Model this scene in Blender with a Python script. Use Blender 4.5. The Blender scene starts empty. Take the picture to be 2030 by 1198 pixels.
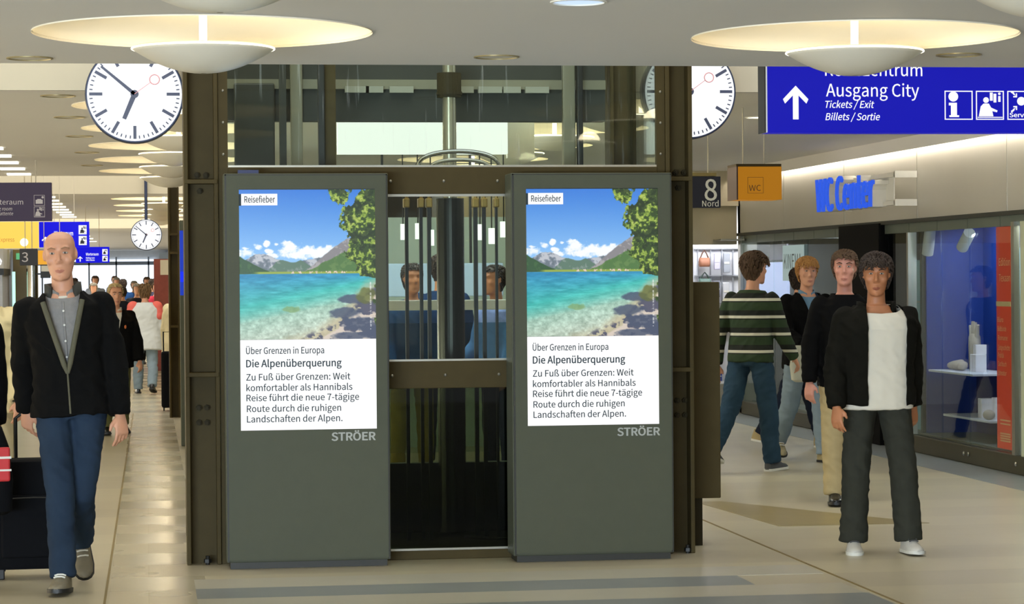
import bpy, bmesh, math, random
import numpy as np
from mathutils import Vector, Matrix, Euler, noise
random.seed(7)
PI = math.pi
R = math.radians
SC = bpy.context.scene
COL = SC.collection

# ------------------------------------------------------------------ camera
cd = bpy.data.cameras.new('camera')
cam = bpy.data.objects.new('camera', cd)
COL.objects.link(cam)
cd.sensor_width = 36.0
cd.lens = 36.0 * 5000.0 / 2030.0
cd.clip_end = 400
cam.matrix_world = (Matrix.Translation((0, 0, 1.6)) @ Matrix.Rotation(R(-8.25), 4, 'Z')
                    @ Matrix.Rotation(PI / 2 - R(.516), 4, 'X') @ Matrix.Rotation(R(-.46), 4, 'Z'))
SC.camera = cam
SC.view_settings.view_transform = 'Standard'
SC.view_settings.look = 'None'
SC.view_settings.gamma = 1
SC.view_settings.use_curve_mapping = False
SC.view_settings.exposure = 0.0

# ------------------------------------------------------------------ world and large lights
W = bpy.data.worlds.new('hall_daylight')
SC.world = W
W.use_nodes = True
W.node_tree.nodes['Background'].inputs[0].default_value = (.93, .96, 1.0, 1)
W.node_tree.nodes['Background'].inputs[1].default_value = 1.25


def area(name, loc, rot, sx, sy, power, col=(1, 1, 1)):
    l = bpy.data.lights.new(name, 'AREA')
    l.shape = 'RECTANGLE'
    l.size, l.size_y = sx, sy
    l.energy = power
    l.color = col
    o = bpy.data.objects.new(name, l)
    o.location = loc
    o.rotation_euler = rot
    COL.objects.link(o)
    return o


area('skylight', (1.5, 15.0, 4.9), (0, 0, 0), 9, 2.6, 280, (1, .97, .9))
area('skylight.001', (0, 33.0, 4.9), (0, 0, 0), 9, 5.5, 500, (1, .96, .88))
area('skylight.002', (-.5, 54.5, 4.9), (0, 0, 0), 8, 7, 900, (1, .96, .88))
area('entrance_fill', (-4.6, -2.9, .75), (R(118), 0, R(-16)), 7, 1.3, 1900, (.74, .87, 1))  # added fill from behind, low and tilted up to brighten the ceiling
area('side_fill', (-8.9, 21, .75), (0, R(-117), 0), 1.3, 22, 900, (1, .87, .64))  # unseen side fills added low and tilted up to lift the ceilings
area('side_fill.001', (-8.9, 50, .75), (0, R(-117), 0), 1.3, 20, 800, (1, .93, .8))
area('side_fill.002', (-6.3, 78, .75), (0, R(-117), 0), 1.3, 30, 1100, (1, .94, .84))


# ------------------------------------------------------------------ helpers: colour and materials
def lin(c):
    c = c / 255.0
    return c / 12.92 if c <= .04045 else ((c + .055) / 1.055) ** 2.4


def rgb(r, g, b):
    return (lin(r), lin(g), lin(b), 1.0)


MATS = {}


def mat(name, col, rough=.5, metal=0.0, emit=0.0, var=.08, scale=6.0, bump=0.0, stretch=(1, 1, 1), spec=.5, coat=0.0):
    """principled surface with a small procedural variation of tone"""
    if name in MATS:
        return MATS[name]
    m = bpy.data.materials.new(name)
    m.use_nodes = True
    nt = m.node_tree
    b = nt.nodes['Principled BSDF']
    c = rgb(*col)
    tc = nt.nodes.new('ShaderNodeTexCoord')
    mp = nt.nodes.new('ShaderNodeMapping')
    mp.inputs['Scale'].default_value = stretch
    nz = nt.nodes.new('ShaderNodeTexNoise')
    nz.inputs['Scale'].default_value = scale
    nz.inputs['Detail'].default_value = 4
    mx = nt.nodes.new('ShaderNodeMix')
    mx.data_type = 'RGBA'
    mx.inputs[6].default_value = tuple(max(0, x * (1 - var)) for x in c[:3]) + (1,)
    mx.inputs[7].default_value = tuple(min(1, x * (1 + var)) for x in c[:3]) + (1,)
    nt.links.new(tc.outputs['Object'], mp.inputs['Vector'])
    nt.links.new(mp.outputs[0], nz.inputs['Vector'])
    nt.links.new(nz.outputs['Fac'], mx.inputs[0])
    nt.links.new(mx.outputs[2], b.inputs['Base Color'])
    b.inputs['Roughness'].default_value = rough
    b.inputs['Metallic'].default_value = metal
    b.inputs['Specular IOR Level'].default_value = spec
    b.inputs['Coat Weight'].default_value = coat
    if emit:
        nt.links.new(mx.outputs[2], b.inputs['Emission Color'])
        b.inputs['Emission Strength'].default_value = emit
    if bump:
        bp = nt.nodes.new('ShaderNodeBump')
        bp.inputs['Strength'].default_value = bump
        bp.inputs['Distance'].default_value = .01
        nt.links.new(nz.outputs['Fac'], bp.inputs['Height'])
        nt.links.new(bp.outputs[0], b.inputs['Normal'])
    MATS[name] = m
    return m


def glass_mat(name, tint=(.93, .97, .95), refl=.12, streak=0.0, top=.6):
    m = bpy.data.materials.new(name)
    m.use_nodes = True
    nt = m.node_tree
    nt.nodes.remove(nt.nodes['Principled BSDF'])
    out = nt.nodes['Material Output']
    tr = nt.nodes.new('ShaderNodeBsdfTransparent')
    tr.inputs[0].default_value = tint + (1,)
    gl = nt.nodes.new('ShaderNodeBsdfGlossy')
    gl.inputs['Roughness'].default_value = .02
    mx = nt.nodes.new('ShaderNodeMixShader')
    lw = nt.nodes.new('ShaderNodeLayerWeight')
    lw.inputs[0].default_value = .14
    mr = nt.nodes.new('ShaderNodeMapRange')
    mr.inputs[3].default_value = refl
    mr.inputs[4].default_value = top
    nt.links.new(lw.outputs['Fresnel'], mr.inputs[0])
    nt.links.new(mr.outputs[0], mx.inputs[0])
    nt.links.new(tr.outputs[0], mx.inputs[1])
    nt.links.new(gl.outputs[0], mx.inputs[2])
    last = mx
    if streak:
        tc = nt.nodes.new('ShaderNodeTexCoord')
        mp = nt.nodes.new('ShaderNodeMapping')
        mp.inputs['Scale'].default_value = (38, 38, 1.6)
        nz = nt.nodes.new('ShaderNodeTexNoise')
        nz.inputs['Scale'].default_value = 1.0
        nz.inputs['Detail'].default_value = 5
        rp = nt.nodes.new('ShaderNodeMapRange')
        rp.inputs[1].default_value = .64
        rp.inputs[2].default_value = .82
        rp.inputs[4].default_value = streak
        df = nt.nodes.new('ShaderNodeBsdfDiffuse')
        df.inputs[0].default_value = (.75, .8, .78, 1)
        m2 = nt.nodes.new('ShaderNodeMixShader')
        nt.links.new(tc.outputs['Object'], mp.inputs[0])
        nt.links.new(mp.outputs[0], nz.inputs['Vector'])
        nt.links.new(nz.outputs['Fac'], rp.inputs[0])
        nt.links.new(rp.outputs[0], m2.inputs[0])
        nt.links.new(mx.outputs[0], m2.inputs[1])
        nt.links.new(df.outputs[0], m2.inputs[2])
        last = m2
    nt.links.new(last.outputs[0], out.inputs[0])
    MATS[name] = m
    return m


def glow(name, col, strength=1.0):
    """a lit surface: lamp, screen or backlit sign, with a faint unevenness"""
    if name in MATS:
        return MATS[name]
    m = bpy.data.materials.new(name)
    m.use_nodes = True
    nt = m.node_tree
    b = nt.nodes['Principled BSDF']
    c = rgb(*col)
    nz = nt.nodes.new('ShaderNodeTexNoise')
    nz.inputs['Scale'].default_value = 3
    tc = nt.nodes.new('ShaderNodeTexCoord')
    mx = nt.nodes.new('ShaderNodeMix')
    mx.data_type = 'RGBA'
    mx.inputs[6].default_value = tuple(x * .95 for x in c[:3]) + (1,)
    mx.inputs[7].default_value = c
    nt.links.new(tc.outputs['Object'], nz.inputs['Vector'])
    nt.links.new(nz.outputs['Fac'], mx.inputs[0])
    nt.links.new(mx.outputs[2], b.inputs['Emission Color'])
    b.inputs['Base Color'].default_value = tuple(x * .1 for x in c[:3]) + (1,)
    b.inputs['Roughness'].default_value = .5
    b.inputs['Specular IOR Level'].default_value = .2
    b.inputs['Emission Strength'].default_value = strength
    MATS[name] = m
    return m


# ------------------------------------------------------------------ helpers: geometry
class MB:
    def __init__(s):
        s.v, s.f, s.mi = [], [], []

    def add(s, vs, fs, m=0):
        o = len(s.v)
        s.v += [tuple(v) for v in vs]
        for f in fs:
            s.f.append(tuple(i + o for i in f))
            s.mi.append(m)
        return s

    def box(s, x0, y0, z0, x1, y1, z1, m=0, b=0.0):
        if b <= 0:
            vs = [(x, y, z) for z in (z0, z1) for y in (y0, y1) for x in (x0, x1)]
            fs = [(0, 2, 3, 1), (4, 5, 7, 6), (0, 1, 5, 4), (2, 6, 7, 3), (0, 4, 6, 2), (1, 3, 7, 5)]
            return s.add(vs, fs, m)
        bm = bmesh.new()
        bmesh.ops.create_cube(bm, size=1)
        for v in bm.verts:
            v.co = Vector((x0 + (v.co.x + .5) * (x1 - x0), y0 + (v.co.y + .5) * (y1 - y0), z0 + (v.co.z + .5) * (z1 - z0)))
        bmesh.ops.bevel(bm, geom=bm.edges[:], offset=b, segments=2, affect='EDGES', profile=.5)
        return s.bm(bm, m)

    def bm(s, bm, m=0):
        bm.verts.index_update()
        s.add([v.co[:] for v in bm.verts], [[v.index for v in f.verts] for f in bm.faces], m)
        bm.free()
        return s

    def cone(s, p0, p1, r0, r1, n=16, m=0):
        p0, p1 = Vector(p0), Vector(p1)
        d = (p1 - p0).normalized()
        a = d.orthogonal().normalized()
        b = d.cross(a)
        vs = []
        for p, r in ((p0, r0), (p1, r1)):
            for i in range(n):
                t = 2 * PI * i / n
                vs.append(p + (a * math.cos(t) + b * math.sin(t)) * r)
        fs = [(i, (i + 1) % n, n + (i + 1) % n, n + i) for i in range(n)]
        fs.append(tuple(range(n - 1, -1, -1)))
        fs.append(tuple(range(n, 2 * n)))
        return s.add(vs, fs, m)

    def cyl(s, p0, p1, r, n=16, m=0):
        return s.cone(p0, p1, r, r, n, m)

    def ball(s, c, rx, ry=None, rz=None, n=16, k=10, m=0):
        ry = rx if ry is None else ry
        rz = rx if rz is None else rz
        vs = [(c[0], c[1], c[2] - rz)]
        for j in range(1, k):
            a = -PI / 2 + PI * j / k
            for i in range(n):
                t = 2 * PI * i / n
                vs.append((c[0] + rx * math.cos(a) * math.cos(t), c[1] + ry * math.cos(a) * math.sin(t), c[2] + rz * math.sin(a)))
        vs.append((c[0], c[1], c[2] + rz))
        fs = [(0, 1 + (i + 1) % n, 1 + i) for i in range(n)]
        for j in range(k - 2):
            for i in range(n):
                a, b = 1 + j * n + i, 1 + j * n + (i + 1) % n
                fs.append((a, b, b + n, a + n))
        L = 1 + (k - 2) * n
        fs += [(L + i, L + (i + 1) % n, len(vs) - 1) for i in range(n)]
        return s.add(vs, fs, m)

    def tube(s, pts, r, n=10, m=0, closed=False):
        pts = [Vector(p) for p in pts]
        N = len(pts)
        rs = r if isinstance(r, (list, tuple)) else [r] * N
        vs = []
        up = None
        for i, p in enumerate(pts):
            d = (pts[min(i + 1, N - 1)] - pts[max(i - 1, 0)]) if not closed else (pts[(i + 1) % N] - pts[i - 1])
            d.normalize()
            a = d.orthogonal().normalized() if up is None else (up - d * up.dot(d)).normalized()
            up = a
            b = d.cross(a)
            for k in range(n):
                t = 2 * PI * k / n
                vs.append(p + (a * math.cos(t) + b * math.sin(t)) * rs[i])
        fs = []
        for i in range(N if closed else N - 1):
            for k in range(n):
                a0, a1 = i * n + k, i * n + (k + 1) % n
                b0, b1 = ((i + 1) % N) * n + k, ((i + 1) % N) * n + (k + 1) % n
                fs.append((a0, a1, b1, b0))
        if not closed:
            fs.append(tuple(range(n - 1, -1, -1)))
            fs.append(tuple(range((N - 1) * n, N * n)))
        return s.add(vs, fs, m)

    def lathe(s, prof, c=(0, 0, 0), n=48, m=0):
        vs, fs = [], []
        for (r, z) in prof:
            for i in range(n):
                t = 2 * PI * i / n
                vs.append((c[0] + r * math.cos(t), c[1] + r * math.sin(t), c[2] + z))
        for j in range(len(prof) - 1):
            for i in range(n):
                a, b = j * n + i, j * n + (i + 1) % n
                fs.append((a, b, b + n, a + n))
        return s.add(vs, fs, m)

    def rings(s, rs, m=0):
        """closed loft through rings of equal length"""
        n = len(rs[0])
        vs = [p for r in rs for p in r]
        fs = []
        for j in range(len(rs) - 1):
            for i in range(n):
                a, b = j * n + i, j * n + (i + 1) % n
                fs.append((a, b, b + n, a + n))
        fs.append(tuple(range(n - 1, -1, -1)))
        fs.append(tuple(range((len(rs) - 1) * n, len(rs) * n)))
        return s.add(vs, fs, m)

    def prism(s, poly, y0, y1, m=0):
        """polygon in x,z extruded along y"""
        n = len(poly)
        vs = [(x, y0, z) for x, z in poly] + [(x, y1, z) for x, z in poly]
        fs = [tuple(range(n)), tuple(range(2 * n - 1, n - 1, -1))]
        fs += [(i, n + i, n + (i + 1) % n, (i + 1) % n) for i in range(n)]
        return s.add(vs, fs, m)

    def xf(s, M):
        s.v = [tuple(M @ Vector(v)) for v in s.v]
        return s

    def mesh(s, name, mats=()):
        me = bpy.data.meshes.new(name)
        me.from_pydata(s.v, [], s.f)
        for x in mats:
            me.materials.append(x)
        if s.mi and len(mats) > 1:
            me.polygons.foreach_set('material_index', s.mi)
        bm = bmesh.new()
        bm.from_mesh(me)
        bmesh.ops.recalc_face_normals(bm, faces=bm.faces[:])
        bm.to_mesh(me)
        bm.free()
        return me

    def build(s, name, mats, parent=None, smooth=False, loc=None):
        mats = mats if isinstance(mats, (list, tuple)) else [mats]
        me = s.mesh(name, mats)
        o = bpy.data.objects.new(name, me)
        COL.objects.link(o)
        if smooth:
            me.polygons.foreach_set('use_smooth', [True] * len(me.polygons))
            me.set_sharp_from_angle(angle=R(40))
        if loc:
            o.location = loc
        if parent:
            o.parent = parent
        return o


def tag(o, label, cat, group=None, kind=None):
    o['label'] = label
    o['category'] = cat
    if group:
        o['group'] = group
    if kind:
        o['kind'] = kind
    return o


def struct(o, label=None):
    o['kind'] = 'structure'
    if label:
        o['label'] = label
    return o


def empty(name, loc, label, cat, group=None, rz=0):
    o = bpy.data.objects.new(name, None)
    o.empty_display_size = .1
    o.location = loc
    o.rotation_euler = (0, 0, rz)
    COL.objects.link(o)
    return tag(o, label, cat, group)


def copy_tree(o, parent=None):
    c = o.copy()
    COL.objects.link(c)
    if parent:
        c.parent = parent
        c.matrix_parent_inverse = o.matrix_parent_inverse.copy()
    for ch in list(o.children):
        copy_tree(ch, c)
    return c


FONT = None
try:
    import os
    fp = os.path.join(bpy.utils.system_resource('DATAFILES'), 'fonts', 'Noto Sans CJK Regular.woff2')
    if os.path.exists(fp):
        FONT = bpy.data.fonts.load(fp)
except Exception:
    FONT = None


def text_geo(s, bold=0.0, shear=0.0):
    """outline geometry of a line of writing: verts (x,y), faces, and its x extent"""
    cu = bpy.data.curves.new('writing', 'FONT')
    cu.body = s
    if FONT:
        cu.font = FONT
    cu.size = 1
    cu.shear = shear
    cu.resolution_u = 3
    ob = bpy.data.objects.new('writing', cu)
    COL.objects.link(ob)
    dg = bpy.context.evaluated_depsgraph_get()
    me = bpy.data.meshes.new_from_object(ob.evaluated_get(dg))
    vs = [(v.co[0] * TK, v.co[1] * TK) for v in me.vertices]
    fs = [tuple(p.vertices) for p in me.polygons]
    bpy.data.objects.remove(ob)
    bpy.data.curves.remove(cu)
    bpy.data.meshes.remove(me)
    return vs, fs


TK = 1.0
_h = [v[1] for v in text_geo('H')[0]]
TK = .73 / (max(_h) - min(_h))


def text(mb, s, x0, x1, z, y, cap=None, bold=0.0, shear=0.0, m=0, depth=0.0, M=None):
    """writing on a plane facing -y, fitted between x0 and x1 with its baseline at z; cap = height of a capital"""
    vs, fs = text_geo(s, bold, shear)
    mn = min(v[0] for v in vs)
    mxx = max(v[0] for v in vs)
    sx = (x1 - x0) / (mxx - mn)
    sy = sx if cap is None else cap / .73
    if bold:
        n0 = len(vs)
        sh = [(0, 0), (bold, 0), (-bold, 0), (0, bold * .7), (0, -bold * .7), (bold * .7, bold * .5), (-bold * .7, bold * .5), (bold * .7, -bold * .5), (-bold * .7, -bold * .5)]
        if depth:
            sh = [(0, 0), (bold, 0), (-bold, 0)]
        vs0, fs0 = vs, fs
        vs = [(v[0] + a, v[1] + b_) for a, b_ in sh for v in vs0]
        fs = [tuple(i + k_ * n0 for i in f) for k_ in range(len(sh)) for f in fs0]
        mn -= bold
        mxx += bold
        sx = (x1 - x0) / (mxx - mn)
        sy = sx if cap is None else cap / .73
    nl = len(vs0) if bold else len(vs)
    P = [(x0 + (v[0] - mn) * sx, y - (0 if depth else 1.2e-4 * (i_ // nl)), z + v[1] * sy) for i_, v in enumerate(vs)]
    if depth:
        n = len(P)
        from collections import Counter
        P2 = P + [(p[0], y + depth, p[2]) for p in P]
        cnt = Counter()
        dirn = {}
        for f in fs:
            for a, b in zip(f, f[1:] + f[:1]):
                k = (min(a, b), max(a, b))
                cnt[k] += 1
                dirn[k] = (a, b)
        F = list(fs) + [tuple(i + n for i in reversed(f)) for f in fs]
        F += [(dirn[k][0], dirn[k][1], dirn[k][1] + n, dirn[k][0] + n) for k, c in cnt.items() if c == 1]
        P, fs = P2, F
    if M is not None:
        P = [tuple(M @ Vector(p)) for p in P]
    mb.add(P, fs, m)
    return mb


# ------------------------------------------------------------------ materials used by the setting
M_ceil = mat('painted_ceiling', (222, 221, 219), .75, var=.03, scale=.6)
M_dome = mat('dome_plaster', (240, 232, 212), .8, var=.02)
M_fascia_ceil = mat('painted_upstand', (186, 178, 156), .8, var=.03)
M_olive = mat('olive_painted_steel', (74, 64, 38), .55, .0, var=.16, scale=9, bump=.05, spec=.12)
M_olive_d = mat('dark_olive_steel', (52, 46, 28), .55, .0, var=.14, scale=9, spec=.12)
M_dark = mat('near_black_metal', (24, 25, 22), .45, .2)
M_steel = mat('brushed_steel', (170, 168, 156), .33, .85, var=.12, scale=5, stretch=(1, 1, .15))
M_chrome = mat('polished_chrome', (205, 205, 200), .12, 1.0, var=.02)
M_bowl = mat('satin_aluminium', (232, 227, 212), .35, .1, var=.03)
M_white = mat('white_paint', (225, 224, 215), .6)
M_lampwhite = glow('lamp_light', (255, 244, 214), 3.2)
M_led = glow('strip_light', (255, 248, 225), 3.0)
M_glass = glass_mat('clear_glass', refl=.004)
M_glass_up = glass_mat('streaked_glass', refl=.012, streak=.3)
M_glass_dark = glass_mat('dark_tinted_glass', tint=(.36, .40, .30), refl=.006)
M_textwhite = glow('lit_white_lettering', (255, 255, 255), 1.0)

# ------------------------------------------------------------------ floor
fm = bpy.data.materials.new('polished_stone_tiles')
fm.use_nodes = True
nt = fm.node_tree
pb = nt.nodes['Principled BSDF']
tc = nt.nodes.new('ShaderNodeTexCoord')
bk = nt.nodes.new('ShaderNodeTexBrick')
bk.offset = .5
bk.inputs['Color1'].default_value = rgb(192, 184, 158)
bk.inputs['Color2'].default_value = rgb(178, 170, 148)
bk.inputs['Mortar'].default_value = rgb(170, 161, 134)
bk.inputs['Scale'].default_value = 1
bk.inputs['Mortar Size'].default_value = .003
bk.inputs['Brick Width'].default_value = 400
bk.inputs['Row Height'].default_value = .6
nz = nt.nodes.new('ShaderNodeTexNoise')
nz.inputs['Scale'].default_value = 2.2
nz.inputs['Detail'].default_value = 6
mx = nt.nodes.new('ShaderNodeMix')
mx.data_type = 'RGBA'
mx.blend_type = 'MULTIPLY'
mx.inputs[0].default_value = .35
mr = nt.nodes.new('ShaderNodeMapRange')
mr.inputs[3].default_value = .7
mr.inputs[4].default_value = 1.15
nt.links.new(tc.outputs['Object'], bk.inputs['Vector'])
nt.links.new(tc.outputs['Object'], nz.inputs['Vector'])
nt.links.new(nz.outputs['Fac'], mr.inputs[0])
nt.links.new(bk.outputs['Color'], mx.inputs[6])
nt.links.new(mr.outputs[0], mx.inputs[7])
nt.links.new(mx.outputs[2], pb.inputs['Base Color'])
n2 = nt.nodes.new('ShaderNodeTexNoise')
n2.inputs['Scale'].default_value = 1.6
r2 = nt.nodes.new('ShaderNodeMapRange')
r2.inputs[3].default_value = .17
r2.inputs[4].default_value = .24
sy = nt.nodes.new('ShaderNodeSeparateXYZ')
ma = nt.nodes.new('ShaderNodeMath'); ma.operation = 'MULTIPLY'; ma.inputs[1].default_value = 1 / 1.2
mf = nt.nodes.new('ShaderNodeMath'); mf.operation = 'FRACT'
mg = nt.nodes.new('ShaderNodeMath'); mg.operation = 'GREATER_THAN'; mg.inputs[1].default_value = .5
mm = nt.nodes.new('ShaderNodeMath'); mm.operation = 'MULTIPLY_ADD'; mm.inputs[1].default_value = .07
nt.links.new(tc.outputs['Object'], sy.inputs[0])
nt.links.new(sy.outputs['Y'], ma.inputs[0])
nt.links.new(ma.outputs[0], mf.inputs[0])
nt.links.new(mf.outputs[0], mg.inputs[0])
mxa = nt.nodes.new('ShaderNodeMath'); mxa.operation = 'COMPARE'; mxa.inputs[1].default_value = .05; mxa.inputs[2].default_value = .25
mxb = nt.nodes.new('ShaderNodeMath'); mxb.operation = 'MULTIPLY'
mxc = nt.nodes.new('ShaderNodeMath'); mxc.operation = 'MULTIPLY_ADD'; mxc.inputs[1].default_value = -.14; mxc.inputs[2].default_value = .14
nt.links.new(sy.outputs['X'], mxa.inputs[0])
nt.links.new(mxa.outputs[0], mxb.inputs[1])
nt.links.new(mg.outputs[0], mxb.inputs[0])
nt.links.new(mxa.outputs[0], mxc.inputs[0])
nt.links.new(mxb.outputs[0], mm.inputs[0])
mma = nt.nodes.new('ShaderNodeMath'); mma.operation = 'ADD'
nt.links.new(mm.outputs[0], mma.inputs[0])
nt.links.new(mxc.outputs[0], mma.inputs[1])
nt.links.new(r2.outputs[0], mm.inputs[2])
nt.links.new(tc.outputs['Object'], n2.inputs['Vector'])
nt.links.new(n2.outputs['Fac'], r2.inputs[0])
nt.links.new(mma.outputs[0], pb.inputs['Roughness'])
pb.inputs['Specular IOR Level'].default_value = .55

struct(MB().box(-9, -4, -.3, 11, 112, 0).build('floor', fm))
M_bandgrey = mat('grey_stone_band', (136, 142, 142), .3, var=.12, scale=5, bump=.02)
M_bandtan = mat('tan_stone_band', (150, 136, 94), .32, var=.12, scale=6)
M_bandpale = mat('pale_stone_band', (186, 182, 166), .28, var=.06, scale=5)
M_joint = mat('brass_joint', (130, 112, 66), .5, .3)
k = 1
for (x0, y0, x1, y1, m) in ((.24, 12.78, 3.12, 13.2, M_bandgrey), (-.1, 11.2, 3.6, 12.35, M_bandgrey), (.24, 12.35, 3.58, 12.78, M_bandpale),
                            (.24, 13.2, 3.6, 13.62, M_bandpale)):
    struct(MB().box(x0, y0, -.02, x1, y1, .002).build('trim_%d' % k, m))
    k += 1
for pts in (((3.86, 17.6), (4.05, 17.6), (5.0, 15.75), (4.0, 15.75)), ):
    b = MB().add([(x, y, .003) for x, y in pts] + [(x, y, -.01) for x, y in pts], [(0, 1, 2, 3), (7, 6, 5, 4), (0, 4, 5, 1), (1, 5, 6, 2), (2, 6, 7, 3), (3, 7, 4, 0)])
    struct(b.build('trim_%d' % k, M_bandtan))
    k += 1
for (xa, ya, xb, yb) in ((-.171, 31, -.225, 11), (3.62, 16.8, 3.64, 10)):
    struct(MB().add([(xa - .006, ya, .004), (xa + .006, ya, .004), (xb + .006, yb, .004), (xb - .006, yb, .004),
                     (xa - .006, ya, -.004), (xa + .006, ya, -.004), (xb + .006, yb, -.004), (xb - .006, yb, -.004)],
                    [(0, 1, 2, 3), (7, 6, 5, 4), (0, 4, 5, 1), (1, 5, 6, 2), (2, 6, 7, 3), (3, 7, 4, 0)]).build('trim_%d' % k, M_joint))
    k += 1
struct(MB().box(6.42, 5, -.02, 6.9, 29, .002).build('trim_%d' % k, M_bandgrey))
TR = k + 1


# ------------------------------------------------------------------ ceilings with round lamp recesses
def ceiling(x0, y0, x1, y1, z, holes, top=1.3):
    bm = bmesh.new()
    edges = []
    c = [bm.verts.new(p) for p in ((x0, y0, z), (x1, y0, z), (x1, y1, z), (x0, y1, z))]
    edges += [bm.edges.new((c[i], c[(i + 1) % 4])) for i in range(4)]
    for (hx, hy, hr) in holes:
        vs = [bm.verts.new((hx + hr * math.cos(2 * PI * i / 64), hy + hr * math.sin(2 * PI * i / 64), z)) for i in range(64)]
        edges += [bm.edges.new((vs[i], vs[(i + 1) % 64])) for i in range(64)]
    bmesh.ops.triangle_fill(bm, use_beauty=True, use_dissolve=False, edges=edges)
    mb = MB().bm(bm)
    # end faces of the slab
    for (ya, yb) in ((y0, y0 + .05), (y1 - .05, y1)):
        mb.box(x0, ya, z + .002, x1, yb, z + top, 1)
    return struct(mb.build('ceiling', [M_ceil, M_fascia_ceil]))


DOME_R = .775


def lamp(x, y, z, label, power, with_light=True):
    root = empty('ceiling_lamp', (x, y, z), label, 'ceiling lamp', 'bowl lamps under round ceiling recesses')
    prof = []
    for i in range(13):
        t = i / 12 * PI / 2
        prof.append((DOME_R * math.cos(t), .005 + .16 * math.sin(t)))
    prof[-1] = (.02, prof[-1][1])
    MB().lathe([(DOME_R + .004, -.006), (DOME_R + .004, .004)] + prof, n=64).build('recess', M_dome, root, True)
    MB().cyl((0, 0, -.10), (0, 0, .16), .018, 20).build('stem', M_lampwhite, root, True)
    pr = []
    for i in range(15):
        t = i / 14
        pr.append((.012 + .313 * t, -.190 + .110 * t ** 1.9))
    inner = [(r * .97, zz + .012) for r, zz in reversed(pr)]
    MB().lathe(pr + [(.327, -.076)] + inner, n=64).build('bowl', M_bowl, root, True)
    MB().tube([(.326 * math.cos(2 * PI * i / 48), .326 * math.sin(2 * PI * i / 48), -.078) for i in range(48)], .0045, 8, closed=True).build('rim', M_lampwhite, root, True)
    if with_light:
        l = bpy.data.lights.new('bulb', 'POINT')
        l.energy = power
        l.shadow_soft_size = .09
        l.color = (1, .84, .56)
        o = bpy.data.objects.new('bulb', l)
        COL.objects.link(o)
        o.location = (0.12, 0, -.075)
        o.parent = root
    return root


Z1, Z2 = 2.75, 2.85
ONE = [(.27, y) for y in (11.7, 9.06)] + [(3.36, y) for y in (11.7, 9.06)]
TWO = [(x, y) for x in (.27, 3.36) for y in (18.0, 20.64, 23.28, 25.92, 28.56)]
THREE = [(.27, y) for y in (38.0, 41.2, 44.4, 47.6)]
ceiling(-9, -3, 11, 13.42, Z1, [(x, y, DOME_R) for x, y in ONE])
ceiling(-9, 16.65, 6.76, 29.9, Z2, [(x, y, DOME_R) for x, y in TWO])
ceiling(-9, 36.1, 6.76, 50, Z2, [(x, y, DOME_R) for x, y in THREE])
ceiling(-9, 59, 6.76, 100, Z2, [])
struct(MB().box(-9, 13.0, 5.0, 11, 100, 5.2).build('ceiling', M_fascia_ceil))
ORD = ['nearest', 'second nearest', 'third nearest', 'fourth nearest', 'fifth nearest', 'sixth nearest', 'seventh nearest', 'eighth nearest']
LORD6 = ['first', 'second', 'third', 'fourth', 'fifth', 'sixth']
LORD = ['nearest', 'second', 'third', 'fourth', 'fifth']
for i, (x, y) in enumerate(ONE):
    side = 'left' if x < 1 else 'right'
    nm = ['with wide lit recess hanging before the %s clock' % side, 'cut off by the top edge of the photo, %s row' % side][i % 2]
    lamp(x, y, Z1, 'satin metal bowl ceiling lamp ' + nm, 13)
for i, (x, y) in enumerate(TWO):
    where = 'beyond the left clock beside the steel column' if x < 1 else 'seen through the upper lift glass'
    lamp(x, y, Z2, 'small bowl ceiling lamp %s, %s of its row' % (where, LORD[i % 5]), 18)
for i, (x, y) in enumerate(THREE):
    lamp(x, y, Z2, 'tiny distant bowl lamp above the far round clock, %s of its row' % LORD[i], 40)

# small ring downlights and light strips in the ceilings
M_ring = mat('bronze_ring', (158, 144, 104), .4, .4)
M_lens = mat('frosted_lens', (212, 208, 196), .5)
M_lens_blue = glow('daylight_lens', (205, 228, 255), 1.0)
for i, (x, y, z, lit, lab) in enumerate((
        (-.577, 13.1, Z1, 0, 'recessed ring downlight left of the left bowl lamp'), (1.80, 12.9, Z1, 0, 'recessed ring downlight above the middle of the lift glass'),
        (4.19, 12.65, Z1, 0, 'recessed ring downlight right of the right bowl lamp'), (1.785, 10.32, Z1, 1, 'bluish lit downlight at the top edge of the photo'),
        (-.57, 17.1, Z2, 0, 'ring downlight just left of the left clock, nearest of its row'), (-.56, 19.3, Z2, 0, 'ring downlight under the left clock, second of its row'),
        (-.55, 21.8, Z2, 0, 'ring downlight under the left clock, third of its row'), (-.55, 24.5, Z2, 0, 'ring downlight under the left clock, fourth of its row'),
        (-.56, 27.2, Z2, 0, 'ring downlight under the left clock, fifth of its row'), (4.75, 19.2, Z2, 1, 'lit downlight just right of the right clock'),
        (4.25, 19.6, Z2, 1, 'lit downlight just below right of the right clock'))):
    t = empty('downlight', (x, y, z), lab, 'downlight', 'downlights in the ceilings')
    MB().lathe([(.118, 0), (.118, -.006), (.108, -.007), (.106, 0)], n=32).build('ring', M_ring if not lit else M_white, t, True)
    MB().lathe([(.106, -.001), (.001, -.003)], n=32).build('lens', (M_lens_blue if i == 3 else M_led) if lit else M_lens, t, True)
strips = [(-1.42, y, Z2) for y in (22.2, 23.6, 25.0, 26.4, 27.8, 29.2, 37.0, 38.6, 40.2, 41.8, 43.4, 45.0, 46.6, 48.2)] + [(-1.6, y, Z2) for y in (60.5, 64, 68, 72, 77)]
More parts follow.
